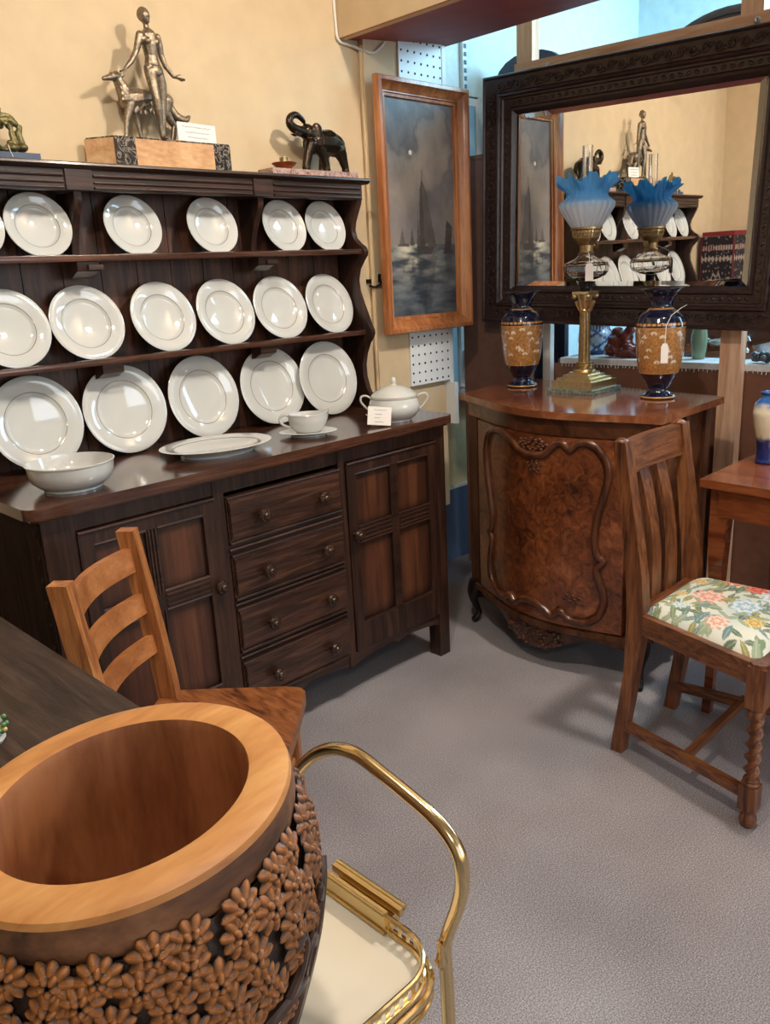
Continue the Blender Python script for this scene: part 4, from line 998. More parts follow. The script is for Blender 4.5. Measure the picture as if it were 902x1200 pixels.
# ================================================================== brass oil lamp
LX, LY = 2.53, 1.568
l = thing('oil_lamp', 'tall brass column oil lamp with clear glass font and blue frilled glass shade', 'lamp', (LX, LY, Zc))
MB().box(-.092, .092, -.092, .092, 0, .014, bev=.002).build('marble_base', M['greenmarble'], l, local=True)
b = MB()
for hw, z0, z1 in ((.074, .014, .044), (.062, .044, .054), (.048, .054, .065), (.036, .065, .074)): b.box(-hw, hw, -hw, hw, z0, z1, bev=.0025)
b.lathe([(.034, .074), (.036, .080), (.032, .088), (.025, .092), (.0265, .098), (.030, .103), (.026, .108), (.022, .110)], 32)
b.build('stepped_base', M['brass'], l, local=True)
def flute(r, z, th): return r * (1 - .06 * abs(sin(8 * th))), z
MB().lathe([(.0205, .108), (.0205, .16), (.0195, .25), (.0185, .332)], 96, fn=flute).build('column', M['brass_dk'], l, local=True)
b = MB().lathe([(.019, .330), (.021, .335), (.019, .340), (.022, .350), (.026, .372), (.031, .384), (.020, .386)], 32)
for i in range(8):
    a = i * pi / 4; 
    b.tube(spline([(.019 * cos(a), .019 * sin(a), .338), (.026 * cos(a), .026 * sin(a), .352), (.031 * cos(a), .031 * sin(a), .364), (.028 * cos(a), .028 * sin(a), .359)], 4), .0045, 8)
for i in range(4):
    a = pi / 4 + i * pi / 2; b.ball((.037 * cos(a), .037 * sin(a), .379), (.009, .009, .008))
b.box(-.032, .032, -.032, .032, .385, .393, bev=.002)
b.build('capital', M['brass'], l, local=True)
MB().lathe([(.0, .393), (.020, .393), (.022, .398), (.017, .404), (.0165, .425), (.019, .430), (.0, .430)], 28).build('font_mount', M['ebony'], l, local=True)
def facet(r, z, th):
    return (r * (1 - .035 * abs(sin(6 * th))), z)
MB().lathe([(0, .431), (.020, .431), (.045, .438), (.066, .449), (.074, .462), (.076, .482), (.071, .494), (.056, .502), (.038, .510), (.026, .520), (.026, .524), (.0225, .524), (.0225, .519), (.036, .5075), (.054, .4985), (.068, .4905), (.0725, .481), (.0705, .463), (.063, .4525), (.044, .442), (0, .436)], 48, fn=facet).build('glass_font', M['glass'], l, local=True, smooth=25)
for v in l.children[-1].data.vertices: v.co.x *= 1.09; v.co.y *= 1.09
b = MB().lathe([(.0, .524), (.024, .524), (.026, .528), (.022, .532), (.023, .546), (.030, .552), (.040, .560), (.043, .566), (.043, .574), (.046, .576), (.046, .583), (.052, .585), (.052, .590), (.044, .590), (0, .588)], 40)
for i in range(28):
    a = 2 * pi * i / 28; b.tube([(.043 * cos(a), .043 * sin(a), .567), (.0465 * cos(a), .0465 * sin(a), .583)], .0022, 5)
b.tube([(.03, 0, .548), (.055, -.004, .545)], .0022, 6); b.lathe([(0, -.002), (.008, -.002), (.008, .002), (0, .002)], 14, T=Matrix.Translation((.056, -.004, .545)) @ Matrix.Rotation(pi / 2, 4, 'Y'))
b.build('burner', M['brass_dk'], l, local=True)
sh = [(.047, .588), (.051, .593), (.062, .608), (.077, .630), (.0875, .646), (.0905, .656), (.088, .664), (.079, .671), (.070, .677), (.066, .684), (.068, .694), (.077, .708), (.088, .722), (.097, .734)]
def frill(r, z, th):
    k = sstep(.686, .734, z)
    rib = 1 + .022 * cos(24 * th) * (1 - k)
    return r * rib + .010 * k * sin(8 * th) * k + .0045 * k * sin(32 * th), z + .013 * k * cos(8 * th + .6) + .003 * k * sin(32 * th)
prof = [];
for i in range(len(sh) - 1):
    for j in range(3): prof.append((sh[i][0] + (sh[i + 1][0] - sh[i][0]) * j / 3, sh[i][1] + (sh[i + 1][1] - sh[i][1]) * j / 3))
prof.append(sh[-1])
inner = [(r - .0028, z) for r, z in reversed(prof)]
b = MB().lathe(prof + inner, 256, cap=False, fn=frill)
b.paint(lambda co: mixc(rgb(250, 252, 255), rgb(140, 214, 255), sstep(.640, .684, co.z)))
b.build('frilled_shade', M['vc_shade'], l, local=True, smooth=70)
MB().lathe([(.0175, .585), (.020, .61), (.0215, .64), (.0185, .68), (.0165, .72), (.0165, .800), (.0145, .800), (.0145, .72), (.0165, .68), (.0195, .64), (.018, .61), (.0155, .585)], 36, cap=False).build('glass_chimney', M['glass'], l, local=True)
tag_on_string('price_tag', 'white handwritten tag hanging from the burner of the brass oil lamp', [(LX - .02, LY - .016, Zc + .475), (LX - .056, LY - .046, Zc + .455)], (LX - .064, LY - .053, Zc + .428), .026, .056, (-.8, -.6, 0))

LMAP = [(0, 0), (.014, .014), (.074, .066), (.110, .100), (.332, .270), (.393, .337), (.431, .372), (.524, .457), (.590, .543), (.706, .665), (.744, .705), (.76, .722), (.801, .797)]
for o in l.children:
    for v in o.data.vertices: v.co.z = interp(LMAP, v.co.z) if v.co.z < .801 else v.co.z
# ================================================================== carved mirror
cen = Vector((2.7557, 2.0272, 1.2281)); u_ = Vector((.0428, -.9986, -.0308)); n_ = Vector((-.999, -.0425, -.0101)); w_ = n_.cross(u_) * -1
w_ = u_.cross(-n_) * 1.0
u_.normalize(); y_ = (-n_ - u_ * (-n_).dot(u_)).normalized(); w_ = u_.cross(y_)
Mm = Matrix((u_, y_, w_)).transposed().to_4x4(); Mm.translation = cen
W_, H_ = .9002, .6216; FR = .137
m = thing('carved_mirror', 'large rectangular mirror in a dark scroll-carved wooden frame hung on the pine studs', 'mirror', cen, Mm.to_euler())
b = sweep_frame(-FR, W_ + FR, -FR, H_ + FR, 0, [(.0, -.018), (0, .030), (.004, .036), (.010, .038), (.014, .033), (.020, .032), (.060, .026), (.066, .034), (.074, .036), (.078, .026), (.084, .024), (.088, .018), (.112, .013), (.118, .020), (.126, .021), (.132, .012), (.139, .004)])
b.build('mirror_frame', M['mframe'], m, local=True, smooth=30)
# carved scrolls on the outer band
def scroll(b, ox, oz, ax, s, flip):
    pts = []; k = 1 if flip else -1
    for i in range(26):
        a = i / 25 * 3.4 * pi; r = s * (1 - i / 29)
        x, z = r * cos(a), k * r * sin(a)
        p = (ox + x, -.031, oz + z) if ax == 'x' else (ox + z, -.031, oz + x)
        pts.append(p)
    b.tube(pts, [.0042 - .002 * i / 25 for i in range(26)], 6)
b = MB(); off = -FR + .040
n = 26
for i in range(n):
    x = -FR + .06 + (W_ + 2 * FR - .12) * (i + .5) / n
    for z in (-FR + .039, H_ + FR - .039): scroll(b, x, z, 'x', .0165, i % 2)
    if i < n: 
        for z in (-FR + .039, H_ + FR - .039): b.ball((x + .0205, -.030, z + (.009 if i % 2 else -.009)), (.009, .004, .005), n=8, m=5)
n = 20
for i in range(n):
    z = -FR + .06 + (H_ + 2 * FR - .12) * (i + .5) / n
    for x in (-FR + .039, W_ + FR - .039): scroll(b, x, z, 'z', .0165, i % 2)
b.build('carved_scrollwork', M['mframe'], m, local=True, weld=False)
for z in (-.037, H_ + .037):                                    # leaf carving on the inner band, one strip a side
    b = MB()
    for i in range(34):
        x = -.02 + (W_ + .04) * (i + .5) / 34; b.ball((x, -.0165, z), (.010, .0035, .006), T=Euler((0, R(35 if i % 2 else -35), 0)).to_matrix(), n=8, m=5)
    b.build('carved_band', M['mframe'], m, local=True, weld=False)
for x in (-.037, W_ + .037):
    b = MB()
    for i in range(24):
        z = -.02 + (H_ + .04) * (i + .5) / 24; b.ball((x, -.0165, z), (.006, .0035, .010), T=Euler((0, R(35 if i % 2 else -35), 0)).to_matrix(), n=8, m=5)
    b.build('carved_band', M['mframe'], m, local=True, weld=False)
be = .020; h = .0022
v = [(0, 0, 0), (W_, 0, 0), (W_, 0, H_), (0, 0, H_), (be, -h, be), (W_ - be, -h, be), (W_ - be, -h, H_ - be), (be, -h, H_ - be)]
b = MB(); b._add(v, [(4, 5, 6, 7), (0, 1, 5, 4), (1, 2, 6, 5), (2, 3, 7, 6), (3, 0, 4, 7)])
b.build('bevelled_glass', M['mirror'], m, local=True, smooth=0)
MB().box(-FR + .02, W_ + FR - .02, .004, .016, -FR + .02, H_ + FR - .02).build('back_panel', M['brownboard'], m, local=True)
# ================================================================== oak chair with floral seat
ch = thing('dining_chair', 'brown oak dining chair with floral tapestry seat and barley-twist front legs', 'chair', (1.99, .82, 0))
RA, RB = Vector((1.842, 1.0, 0)), Vector((2.150, 1.0, 0))
FA, FB = Vector((1.745, .618, 0)), Vector((2.205, .640, 0))
def post(x):
    ctr = [(0, 1.012), (.08, 1.000), (.24, .978), (.40, .966), (.52, .974), (.66, .994), (.78, 1.012), (.868, 1.030)]
    b = MB(); n = 30; v = []; f = []
    for i in range(n + 1):
        z = .868 * i / n; y = interp(ctr, z)
        # smooth the spine
        y = (interp(ctr, max(0, z - .05)) + 2 * y + interp(ctr, min(.868, z + .05))) / 4
        hw = .019 if z > .3 else .017; hd = .017 + .006 * sstep(.2, .4, z) * sstep(.75, .5, z)
        v += [(x - hw, y - hd, z), (x + hw, y - hd, z), (x + hw, y + hd, z), (x - hw, y + hd, z)]
    for i in range(n):
        for j in range(4): f.append((i * 4 + j, i * 4 + (j + 1) % 4, i * 4 + 4 + (j + 1) % 4, i * 4 + 4 + j))
    f += [(3, 2, 1, 0), tuple(n * 4 + j for j in range(4))]
    vs, fs = b._add(v, f); b._bev(fs, .004, 2, 50)
    b.ball((x, 1.030, .866), (.020, .0165, .010))
    return b.build('rear_post', M['chair_oak'], ch)
post(RA.x); post(RB.x)
b = MB(); n = 10
v = []; f = []
for i in range(n + 1):                                            # slightly hollowed crest rail
    u = i / n; x = RA.x + .012 + (RB.x - RA.x - .024) * u; dy = .010 * sin(pi * u)
    v += [(x, 1.005 + dy, .782), (x, 1.030 + dy, .782), (x, 1.042 + dy, .864), (x, 1.017 + dy, .864)]
for i in range(n):
    for j in range(4): f.append((i * 4 + j, i * 4 + (j + 1) % 4, i * 4 + 4 + (j + 1) % 4, i * 4 + 4 + j))
f += [(3, 2, 1, 0), tuple(n * 4 + j for j in range(4))]
vs, fs = b._add(v, f); b._bev(fs, .004, 2, 50)
b.build('crest_rail', M['chair_oak_w'], ch)
for u in (.36, .655):
    b = MB(); v = []; f = []; n = 16; xc = RA.x + (RB.x - RA.x) * u
    for i in range(n + 1):
        t = i / n; z = .425 + (.790 - .425) * t
        y = .972 + .052 * t + .018 * sin(pi * t) * -1 + .012 * sin(pi * u)
        hw = .021 + .004 * abs(cos(pi * t)); v += [(xc - hw, y - .006, z), (xc + hw, y - .006, z), (xc + hw, y + .006, z), (xc - hw, y + .006, z)]
    for i in range(n):
        for j in range(4): f.append((i * 4 + j, i * 4 + (j + 1) % 4, i * 4 + 4 + (j + 1) % 4, i * 4 + 4 + j))
    f += [(3, 2, 1, 0), tuple(n * 4 + j for j in range(4))]
    vs, fs = b._add(v, f); b._bev(fs, .003, 2, 50); b.build('back_splat', M['chair_oak'], ch)
def rail(p, q, w, z0, z1, name, mat, bev=.003):
    p, q = Vector(p), Vector(q); d = (q - p).normalized(); s = Vector((-d.y, d.x, 0)) * w / 2
    b = MB(); pts = [p + s, p - s, q - s, q + s]
    b.prism([(v.x, v.y) for v in pts], 'z', z0, z1, bev=bev); return b.build(name, mat, ch)
SZ0, SZ1 = .368, .422
rail((RA.x, .965, 0), (FA.x, FA.y, 0), .026, SZ0, SZ1, 'seat_rail', M['chair_oak_x']); rail((RB.x - .016, .965, 0), (FB.x - .045, FB.y, 0), .026, SZ0, SZ1, 'seat_rail', M['chair_oak_x'])
rail((FA.x, FA.y, 0), (FB.x, FB.y, 0), .026, SZ0, SZ1, 'seat_rail', M['chair_oak_w']); rail((RA.x, .966, 0), (RB.x, .966, 0), .024, SZ0, SZ1 + .006, 'seat_rail', M['chair_oak_w'])
rail((RA.x - .006, .985, 0), (FA.x, FA.y, 0), .020, .072, .098, 'stretcher', M['chair_oak_x'], .004); rail((RB.x - .022, .985, 0), (FB.x - .035, FB.y, 0), .018, .072, .098, 'stretcher', M['chair_oak_x'], .004)
rail((RA.x - .048, .80, 0), (RB.x + .025, .805, 0), .018, .075, .095, 'stretcher', M['chair_oak_w'], .004)
def twist_leg(p):
    b = MB(); x, y = p.x, p.y
    b.box(x - .021, x + .021, y - .021, y + .021, .315, .418, bev=.005, seg=2); b.prism([(x + .022 * cos(a * pi / 4 + pi / 8), y + .022 * sin(a * pi / 4 + pi / 8)) for a in range(8)], 'z', .416, .426, bev=.003)
    b.lathe([(.0, .290), (.017, .290), (.019, .300), (.016, .306), (.020, .312), (.021, .318), (0, .318)], 24, T=Matrix.Translation((x, y, 0)))
    v = []; f = []; nz, nt = 110, 24
    for i in range(nz + 1):
        z = .128 + .165 * i / nz
        for j in range(nt):
            th = 2 * pi * j / nt; k = cos(2 * (th - z * 95)); r = .0145 + .0052 * k
            v.append((x + r * cos(th), y + r * sin(th), z))
    for i in range(nz):
        for j in range(nt): f.append((i * nt + j, i * nt + (j + 1) % nt, (i + 1) * nt + (j + 1) % nt, (i + 1) * nt + j))
    b._add(v, f)
    b.lathe([(0, .112), (.019, .112), (.021, .118), (.017, .123), (.019, .128), (.014, .133), (0, .133)], 24, T=Matrix.Translation((x, y, 0)))
    b.box(x - .020, x + .020, y - .020, y + .020, .050, .113, bev=.007, seg=2)
    b.lathe([(0, 0), (.012, 0), (.018, .008), (.0205, .020), (.018, .032), (.012, .042), (.012, .052), (0, .052)], 24, T=Matrix.Translation((x, y, 0)))
    return b.build('twist_leg', M['chair_oak'], ch)
twist_leg(FA); twist_leg(FB)
# drop-in tapestry seat
flw = [(.50, .66, .14, rgb(216, 150, 136), rgb(240, 206, 190)), (.93, .62, .13, rgb(206, 104, 80), rgb(240, 170, 140)), (.84, .42, .10, rgb(196, 74, 62), rgb(226, 130, 112)), (.16, .42, .10, rgb(210, 150, 130), rgb(238, 210, 190)), (.50, .36, .14, rgb(150, 184, 206), rgb(222, 234, 238)), (.74, .24, .12, rgb(160, 192, 210), rgb(228, 236, 238)),
       (.42, .86, .06, rgb(196, 166, 96), rgb(226, 206, 150)), (.30, .20, .08, rgb(190, 150, 70), rgb(226, 206, 140)), (.60, .12, .09, rgb(176, 130, 84), rgb(220, 190, 140)), (.20, .76, .07, rgb(168, 192, 196), rgb(220, 228, 220)), (.75, .85, .08, rgb(196, 160, 90), rgb(226, 200, 150))]
rd = random.Random(4); leaves = [(rd.random(), rd.random(), rd.uniform(0, pi), rd.uniform(.05, .11), rd.uniform(.015, .032), rd.choice([rgb(66, 96, 70), rgb(110, 132, 92), rgb(140, 158, 130), rgb(90, 124, 126), rgb(146, 140, 70)])) for i in range(190)]
def floral(u, v):
    c = mixc(rgb(226, 222, 206), rgb(200, 212, 206), .5 + .8 * noise.noise(Vector((u * 4, v * 4, 1))))
    for lx, ly, a, L_, w_2, lc in leaves:
        dx, dy = u - lx, v - ly; p = dx * cos(a) + dy * sin(a); q = -dx * sin(a) + dy * cos(a)
        if abs(p) < L_ and abs(q) < w_2 * (1 - (p / L_) ** 2): c = mixc(lc, rgb(220, 220, 200), .45 if abs(q) < .003 else .1)
    for fx, fy, fr_, c1, c2 in flw:
        d = hypot(u - fx, v - fy); a = atan2(v - fy, u - fx); edge = fr_ * (.82 + .18 * cos(a * 9 + fx * 20))
        if d < edge: c = mixc(c1, c2, .5 + .5 * sin(d / fr_ * 13 + 1.2 * cos(a * 7)))
    return c
def seat_pt(u, v):
    # u across (near edge to far edge), v from front to back
    l_ = FA.lerp(RA, v) + Vector((.004, .0, 0)); r_ = (FB + Vector((-.024, 0, 0))).lerp(RB + Vector((-.002, 0, 0)), v)
    p = l_.lerp(r_, u); p.y = FA.y + .004 + (.962 - FA.y - .006) * v + (.010 * u) * (1 - v)
    e = min(1, 6 * min(u, 1 - u)) ; e2 = min(1, 6 * min(v, 1 - v)); k = (sin(e * pi / 2) * sin(e2 * pi / 2)) ** .6
    return Vector((p.x, p.y, .414 + .036 * k))
b = MB().grid(150, 140, seat_pt, colfn=floral)
b.build('tapestry_seat', M['vc_cloth'], ch, smooth=0)
ch.children[-1].data.polygons.foreach_set('use_smooth', [True] * len(ch.children[-1].data.polygons))

# ================================================================== mahogany side table and its vase
st = thing('side_table', 'red mahogany side table with shaped legs beside the oak chair, cut by the right edge', 'table', (2.42, .62, 0))
TX0, TX1, TY0, TY1 = 2.135, 2.68, .20, .955
bowp = [(TX0 - .0 - .020 * sin(pi * i / 20), TY1 - (TY1 - TY0) * i / 20) for i in range(21)]
MB().prism(bowp + [(TX1, TY0), (TX1, TY1)], 'z', .697, .72, bev=.007, seg=3).build('table_top', M['mahog'], st)
b = MB()
ap = [(TX0 + .022 - .02 * sin(pi * i / 20), TY1 - .045 - (TY1 - TY0 - .09) * i / 20) for i in range(21)]
b.prism(ap + [(x + .018, y) for x, y in reversed(ap)], 'z', .615, .698, bev=.002)
b.box(TX0 + .05, TX1 - .05, TY1 - .042, TY1 - .025, .62, .698, bev=.002); b.box(TX0 + .05, TX1 - .05, TY0 + .025, TY0 + .042, .62, .698, bev=.002); b.box(TX1 - .04, TX1 - .022, TY0 + .04, TY1 - .04, .62, .698, bev=.002)
b.build('apron', M['mahog'], st)
for x, y in ((TX0 + .056, TY1 - .042), (TX0 + .056, TY0 + .042), (TX1 - .042, TY1 - .042), (TX1 - .042, TY0 + .042)):
    sx = -1 if x < 2.4 else 1; sy = 1 if y > .5 else -1
    b = MB(); v = []; f = []; n = 24
    for i in range(n + 1):
        z = .698 * i / n
        hw = interp([(0, .012), (.03, .013), (.1, .012), (.35, .015), (.52, .022), (.60, .0235), (.698, .0235)], z)
        o_ = interp([(0, .010), (.06, .004), (.2, -.003), (.4, .000), (.55, .004), (.62, 0), (.698, 0)], z)
        cx, cy = x + sx * 0 + (o_ if sx < 0 else -o_) * -sx * -1 * .0 + sx * o_ * .4, y + sy * o_ * .4
        v += [(cx - hw, cy - hw, z), (cx + hw, cy - hw, z), (cx + hw, cy + hw, z), (cx - hw, cy + hw, z)]
    for i in range(n):
        for j in range(4): f.append((i * 4 + j, i * 4 + (j + 1) % 4, i * 4 + 4 + (j + 1) % 4, i * 4 + 4 + j))
    f += [(3, 2, 1, 0), tuple(n * 4 + j for j in range(4))]
    vs, fs = b._add(v, f); b._bev(fs, .003, 2, 60); b.build('leg', M['mahog'], st)
h = .20
P = [(0, 0), (.030, 0), (.033, .004), (.030, .012), (.029, .04), (.033, .07), (.042, .11), (.047, .145), (.043, .172), (.030, .186), (.026, .196), (.030, .205), (.024, .205), (.022, .19), (.03, .17)]
prof = []
for i in range(len(P) - 1): prof += [(P[i][0] + (P[i + 1][0] - P[i][0]) * k / 4, P[i][1] + (P[i + 1][1] - P[i][1]) * k / 4) for k in range(4)]
prof.append(P[-1])
def vc2(co):
    n = noise.noise(co * 60) * .012
    z = co.z + n
    return mixc(rgb(26, 44, 104), mixc(rgb(222, 212, 186), rgb(40, 92, 160), sstep(.155, .180, z)), sstep(.068, .082, z))
o = MB().lathe(prof, 48, cap=False).paint(vc2).build('cream_vase', M['vc_glaze'], None, smooth=70)
o.location = (2.412, .885, .7203); tag(o, 'small cream and blue vase on the mahogany side table at the right edge', 'vase')

# ================================================================== ladder-back chair
lc = thing('ladder_back_chair', 'honey-coloured ladder-back chair with three curved slats, between dresser and carved pot', 'chair', (.80, 1.38, 0))
Lb, Rb = Vector((.555, 1.315, 0)), Vector((.790, 1.520, 0))     # posts at seat height
e_ = (Rb - Lb).normalized(); f_ = Vector((e_.y, -e_.x, 0))           # along the back, and towards the seat front
rake = -f_ * .045
def lpost(base, hh):
    b = MB(); v = []; f = []; n = 16
    for i in range(n + 1):
        z = hh * i / n; k = max(0, (z - .42) / (hh - .42)); k2 = max(0, (.42 - z) / .42)
        c_ = base + rake * (k ** 1.2) - f_ * .05 * k2 ** 1.5
        hw, hd = .0155, .021 - .003 * k
        for a, q in ((-1, -1), (1, -1), (1, 1), (-1, 1)):
            p = c_ + e_ * hw * a + f_ * hd * q; v.append((p.x, p.y, z))
    for i in range(n):
        for j in range(4): f.append((i * 4 + j, i * 4 + (j + 1) % 4, i * 4 + 4 + (j + 1) % 4, i * 4 + 4 + j))
    f += [(3, 2, 1, 0), tuple(n * 4 + j for j in range(4))]
    vs, fs = b._add(v, f); b._bev(fs, .008, 3, 60)
    b.build('rear_post', M['ladder'], lc)
lpost(Lb, .815); lpost(Rb, .815)
for zc, hh in ((.752, .052), (.655, .044), (.562, .040)):
    k = (zc - .42) / .395; b = MB(); v = []; f = []; n = 20
    for i in range(n + 1):
        u = i / n; p = Lb.lerp(Rb, u) + rake * k ** 1.2 - f_ * .028 * sin(pi * u); arch = .003 * sin(pi * u)
        for zz, d in ((zc - hh / 2 + arch, -.007), (zc - hh / 2 + arch, .007), (zc + hh / 2 + arch, .007), (zc + hh / 2 + arch, -.007)):
            q = p + f_ * d - f_ * .006 * (zz - zc) / hh; v.append((q.x, q.y, zz))
    for i in range(n):
        for j in range(4): f.append((i * 4 + j, i * 4 + (j + 1) % 4, i * 4 + 4 + (j + 1) % 4, i * 4 + 4 + j))
    f += [(3, 2, 1, 0), tuple(n * 4 + j for j in range(4))]
    vs, fs = b._add(v, f); b._bev(fs, .003, 2, 60); b.build('back_slat', M['ladder_x'], lc)
# solid seat with rounded front corners
SD = .30
def sp(a, q): p = Lb.lerp(Rb, a) + f_ * q; return (p.x, p.y)
outl = [sp(-.06, -.02), sp(-.08, .10), sp(-.10, SD - .05), sp(-.085, SD - .015), sp(-.03, SD)] + [sp(u, SD + .006 * sin(pi * u)) for u in (.2, .4, .6, .8)] + [sp(1.03, SD), sp(1.085, SD - .015), sp(1.10, SD - .05), sp(1.08, .10), sp(1.06, -.02)]
b = MB().prism(outl, 'z', .402, .432, bev=.008, seg=3); b.build('seat', M['seatwood'], lc)
for a, q in ((.02, SD - .035), (.98, SD - .035)):
    x, y = sp(a, q); b = MB().box(-.016, .016, -.016, .016, 0, .403, bev=.004)
    b.bm.transform(Matrix.Translation((x, y, 0)) @ Matrix.Rotation(atan2(e_.y, e_.x), 4, 'Z')); b.build('front_leg', M['ladder'], lc)
for (a0, q0, a1, q1, z) in ((.02, SD - .035, .0, .0, .20), (.98, SD - .035, 1.0, .0, .20), (.02, SD - .035, .98, SD - .035, .28), (0, -.01, 1, -.01, .25)):
    p, q = sp(a0, q0), sp(a1, q1); MB().tube([(p[0], p[1], z), (q[0], q[1], z)], .009, 10).build('stretcher', M['ladder'], lc)

# ================================================================== dark table at the left
dt = thing('dark_table', 'black-brown oak table top at the left edge between ladder-back chair and carved pot', 'table', (-.05, 1.27, 0))
MB().box(-.55, .462, .955, 1.60, .712, .74, bev=.004).build('table_top', M['table_dark'], dt)
b = MB().box(-.50, .40, .995, 1.01, .63, .713).box(-.50, .40, 1.545, 1.56, .63, .713).box(-.50, -.485, 1.0, 1.55, .63, .713).box(.385, .40, 1.0, 1.55, .63, .713)
b.build('apron', M['table_dark'], dt)
for x in (-.475, .375):
    for y in (1.02, 1.535): MB().box(x - .025, x + .025, y - .025, y + .025, 0, .713, bev=.003).build('leg', M['table_dark'], dt)
FX, FY = .283, 1.052
t = thing('porcelain_figurine', 'small porcelain flower-seller figurine on the dark table, cut by the left edge', 'figurine', (FX, FY, .7403))
MB().lathe([(0, 0), (.022, 0), (.024, .004), (.020, .008), (0, .008)], 24).build('base', M['china'], t, local=True)
b = MB().lathe([(0, .007), (.016, .007), (.017, .012), (.012, .03), (.007, .045), (.0085, .052), (.008, .060), (.003, .064), (0, .064)], 20)
b.ball((0, 0, .070), .0065); limb(b, [(.006, 0, .056), (.016, -.004, .050), (.027, -.010, .048)], [.0032, .0028, .0026], 8); limb(b, [(-.006, 0, .056), (-.012, -.006, .046), (-.008, -.012, .04)], [.0032, .0028, .0024], 8)
for k in range(5): limb(b, [(.027, -.010 + (k - 2) * .0007, .048), (.0315 - .0005 * abs(k - 2), -.011 + (k - 2) * .0012, .0475)], [.001, .0008], 6)
b.tube([(.0, -.0065, .0705), (.0, -.0085, .069)], [.0008, .001], 6)
remesh('figure', b, M['china'], t, .0012, 1)
t.children[-1].location = (0, 0, 0)
b = MB(); rd = random.Random(1)
for i in range(26): a = rd.uniform(0, 6.28); q = rd.uniform(.004, .013); b.ball((.014 + q * cos(a), -.010 + q * sin(a), .012 + rd.uniform(0, .018)), .0035, n=8, m=5, mi=i % 3)
b.build('flowers', [plain('green_enamel', rgb(96, 140, 90), .2), plain('yellow_enamel', rgb(226, 206, 120), .2), M['china']], t, local=True)

# ================================================================== gilt tea trolley
tr = thing('tea_trolley', 'gilt metal tea trolley with cream laminate tray and looped tube handle', 'trolley', (.24, .66, 0))
TZ = .53; X0, X1, Y0, Y1 = -.12, .555, .513, .80
ol = rrect(X0, X1, Y0, Y1, .055, 8)
MB().prism(ol, 'z', TZ - .008, TZ, bev=.0015).build('tray', M['cream_tray'], tr)
b = MB().tube([(x, y, TZ + .024) for x, y in ol], .0034, 8, closed=True).tube([(x, y, TZ + .001) for x, y in ol], .0032, 8, closed=True)
olo = rrect(X0 - .007, X1 + .007, Y0 - .007, Y1 + .007, .06, 8)
b.tube([(x, y, TZ - .004) for x, y in olo], .0045, 8, closed=True).tube([(x, y, TZ - .020) for x, y in olo], .0030, 8, closed=True)
# pierced gallery: a thin strip with teardrop holes all round
def along(poly):
    seg = [(Vector(poly[i]), Vector(poly[(i + 1) % len(poly)])) for i in range(len(poly))]; L_ = [(q - p).length for p, q in seg]; tot = sum(L_)
    def at(s_):
        s_ %= tot
        for (p, q), l_ in zip(seg, L_):
            if s_ <= l_: return p.lerp(q, s_ / l_ if l_ else 0)
            s_ -= l_
        return seg[-1][1]
    return at, tot
at_, tot = along(ol); nc = int(tot / .0135); cw = tot / nc
for c_i in range(nc):
    vv = []; N_ = 16
    for k in range(N_):
        a = 2 * pi * k / N_; ca, sa = cos(a), sin(a); m_ = max(abs(ca), abs(sa))
        for sx, sz in ((ca / m_ * cw / 2, sa / m_ * .0115), (ca * .0036 * (1 - .35 * sa), sa * .0078)):
            p = at_(c_i * cw + cw / 2 + sx); vv.append((p.x, p.y, TZ + .0125 + sz))
    b._add(vv, [(2 * k, 2 * ((k + 1) % N_), 2 * ((k + 1) % N_) + 1, 2 * k + 1) for k in range(N_)])
b.build('pierced_gallery', M['gold'], tr, weld=False)
b = MB(); n_o = len(olo); zz = (TZ - .004, TZ - .020)
b._add([(x, y, zz[0]) for x, y in olo] + [(x, y, zz[1]) for x, y in olo], [(i, (i + 1) % n_o, n_o + (i + 1) % n_o, n_o + i) for i in range(n_o)])
b.build('tray_band', plain('bronze_lacquer_band', rgb(150, 112, 74), .25, .6), tr)
b = MB().box(X1 - .004, X1 + .002, .603, .735, TZ - .002, TZ + .030, bev=.0015).tube([(X1 - .005, .603, TZ + .029), (X1 - .005, .735, TZ + .029)], .0025, 8).tube([(X1 - .005, .603, TZ + .002), (X1 - .005, .735, TZ + .002)], .0025, 8)
b.box(X1 + .009, X1 + .017, .590, .712, TZ + .024, TZ + .034, bev=.002).tube([(X1 + .019, .590, TZ + .032), (X1 + .019, .712, TZ + .032)], .0042, 8).box(X1 + .0, X1 + .016, .60, .70, TZ + .002, TZ + .022, bev=.002)
b.build('hinge_plate', M['gold_satin'], tr)
hp = [(.57, .522, .0), (.57, .522, .45), (.568, .522, .545), (.566, .514, .578), (.564, .502, .610), (.562, .491, .642), (.56, .4855, .672), (.56, .489, .698), (.56, .504, .717), (.56, .528, .730), (.56, .56, .739), (.56, .60, .7485), (.56, .640, .7565), (.56, .672, .7525), (.56, .703, .738), (.56, .732, .716), (.56, .762, .682), (.562, .79, .635), (.566, .803, .590), (.568, .806, .545), (.57, .806, .45), (.57, .806, .0)]
hp[0] = (.57, .522, .035); hp[-1] = (.57, .806, .035)
MB().tube(spline(hp, 6), .0082, 14).build('loop_handle', M['gold'], tr)
for y in (.525, .803):
    b = MB().tube([(X1 + .002, y, TZ + .004), (.569, y, TZ + .010)], .005, 8).lathe([(0, 0), (.006, 0), (.007, .004), (.004, .02), (.005, .030), (0, .032)], 12, T=Matrix.Translation((.560, y - .004 if y < .6 else y + .004, TZ + .004)))
    b.build('leg_bracket', M['gold'], tr)
for y in (.522, .806): MB().tube([(-.125, y, .035), (-.125, y, .60)], .0082, 12).build('leg', M['gold'], tr)
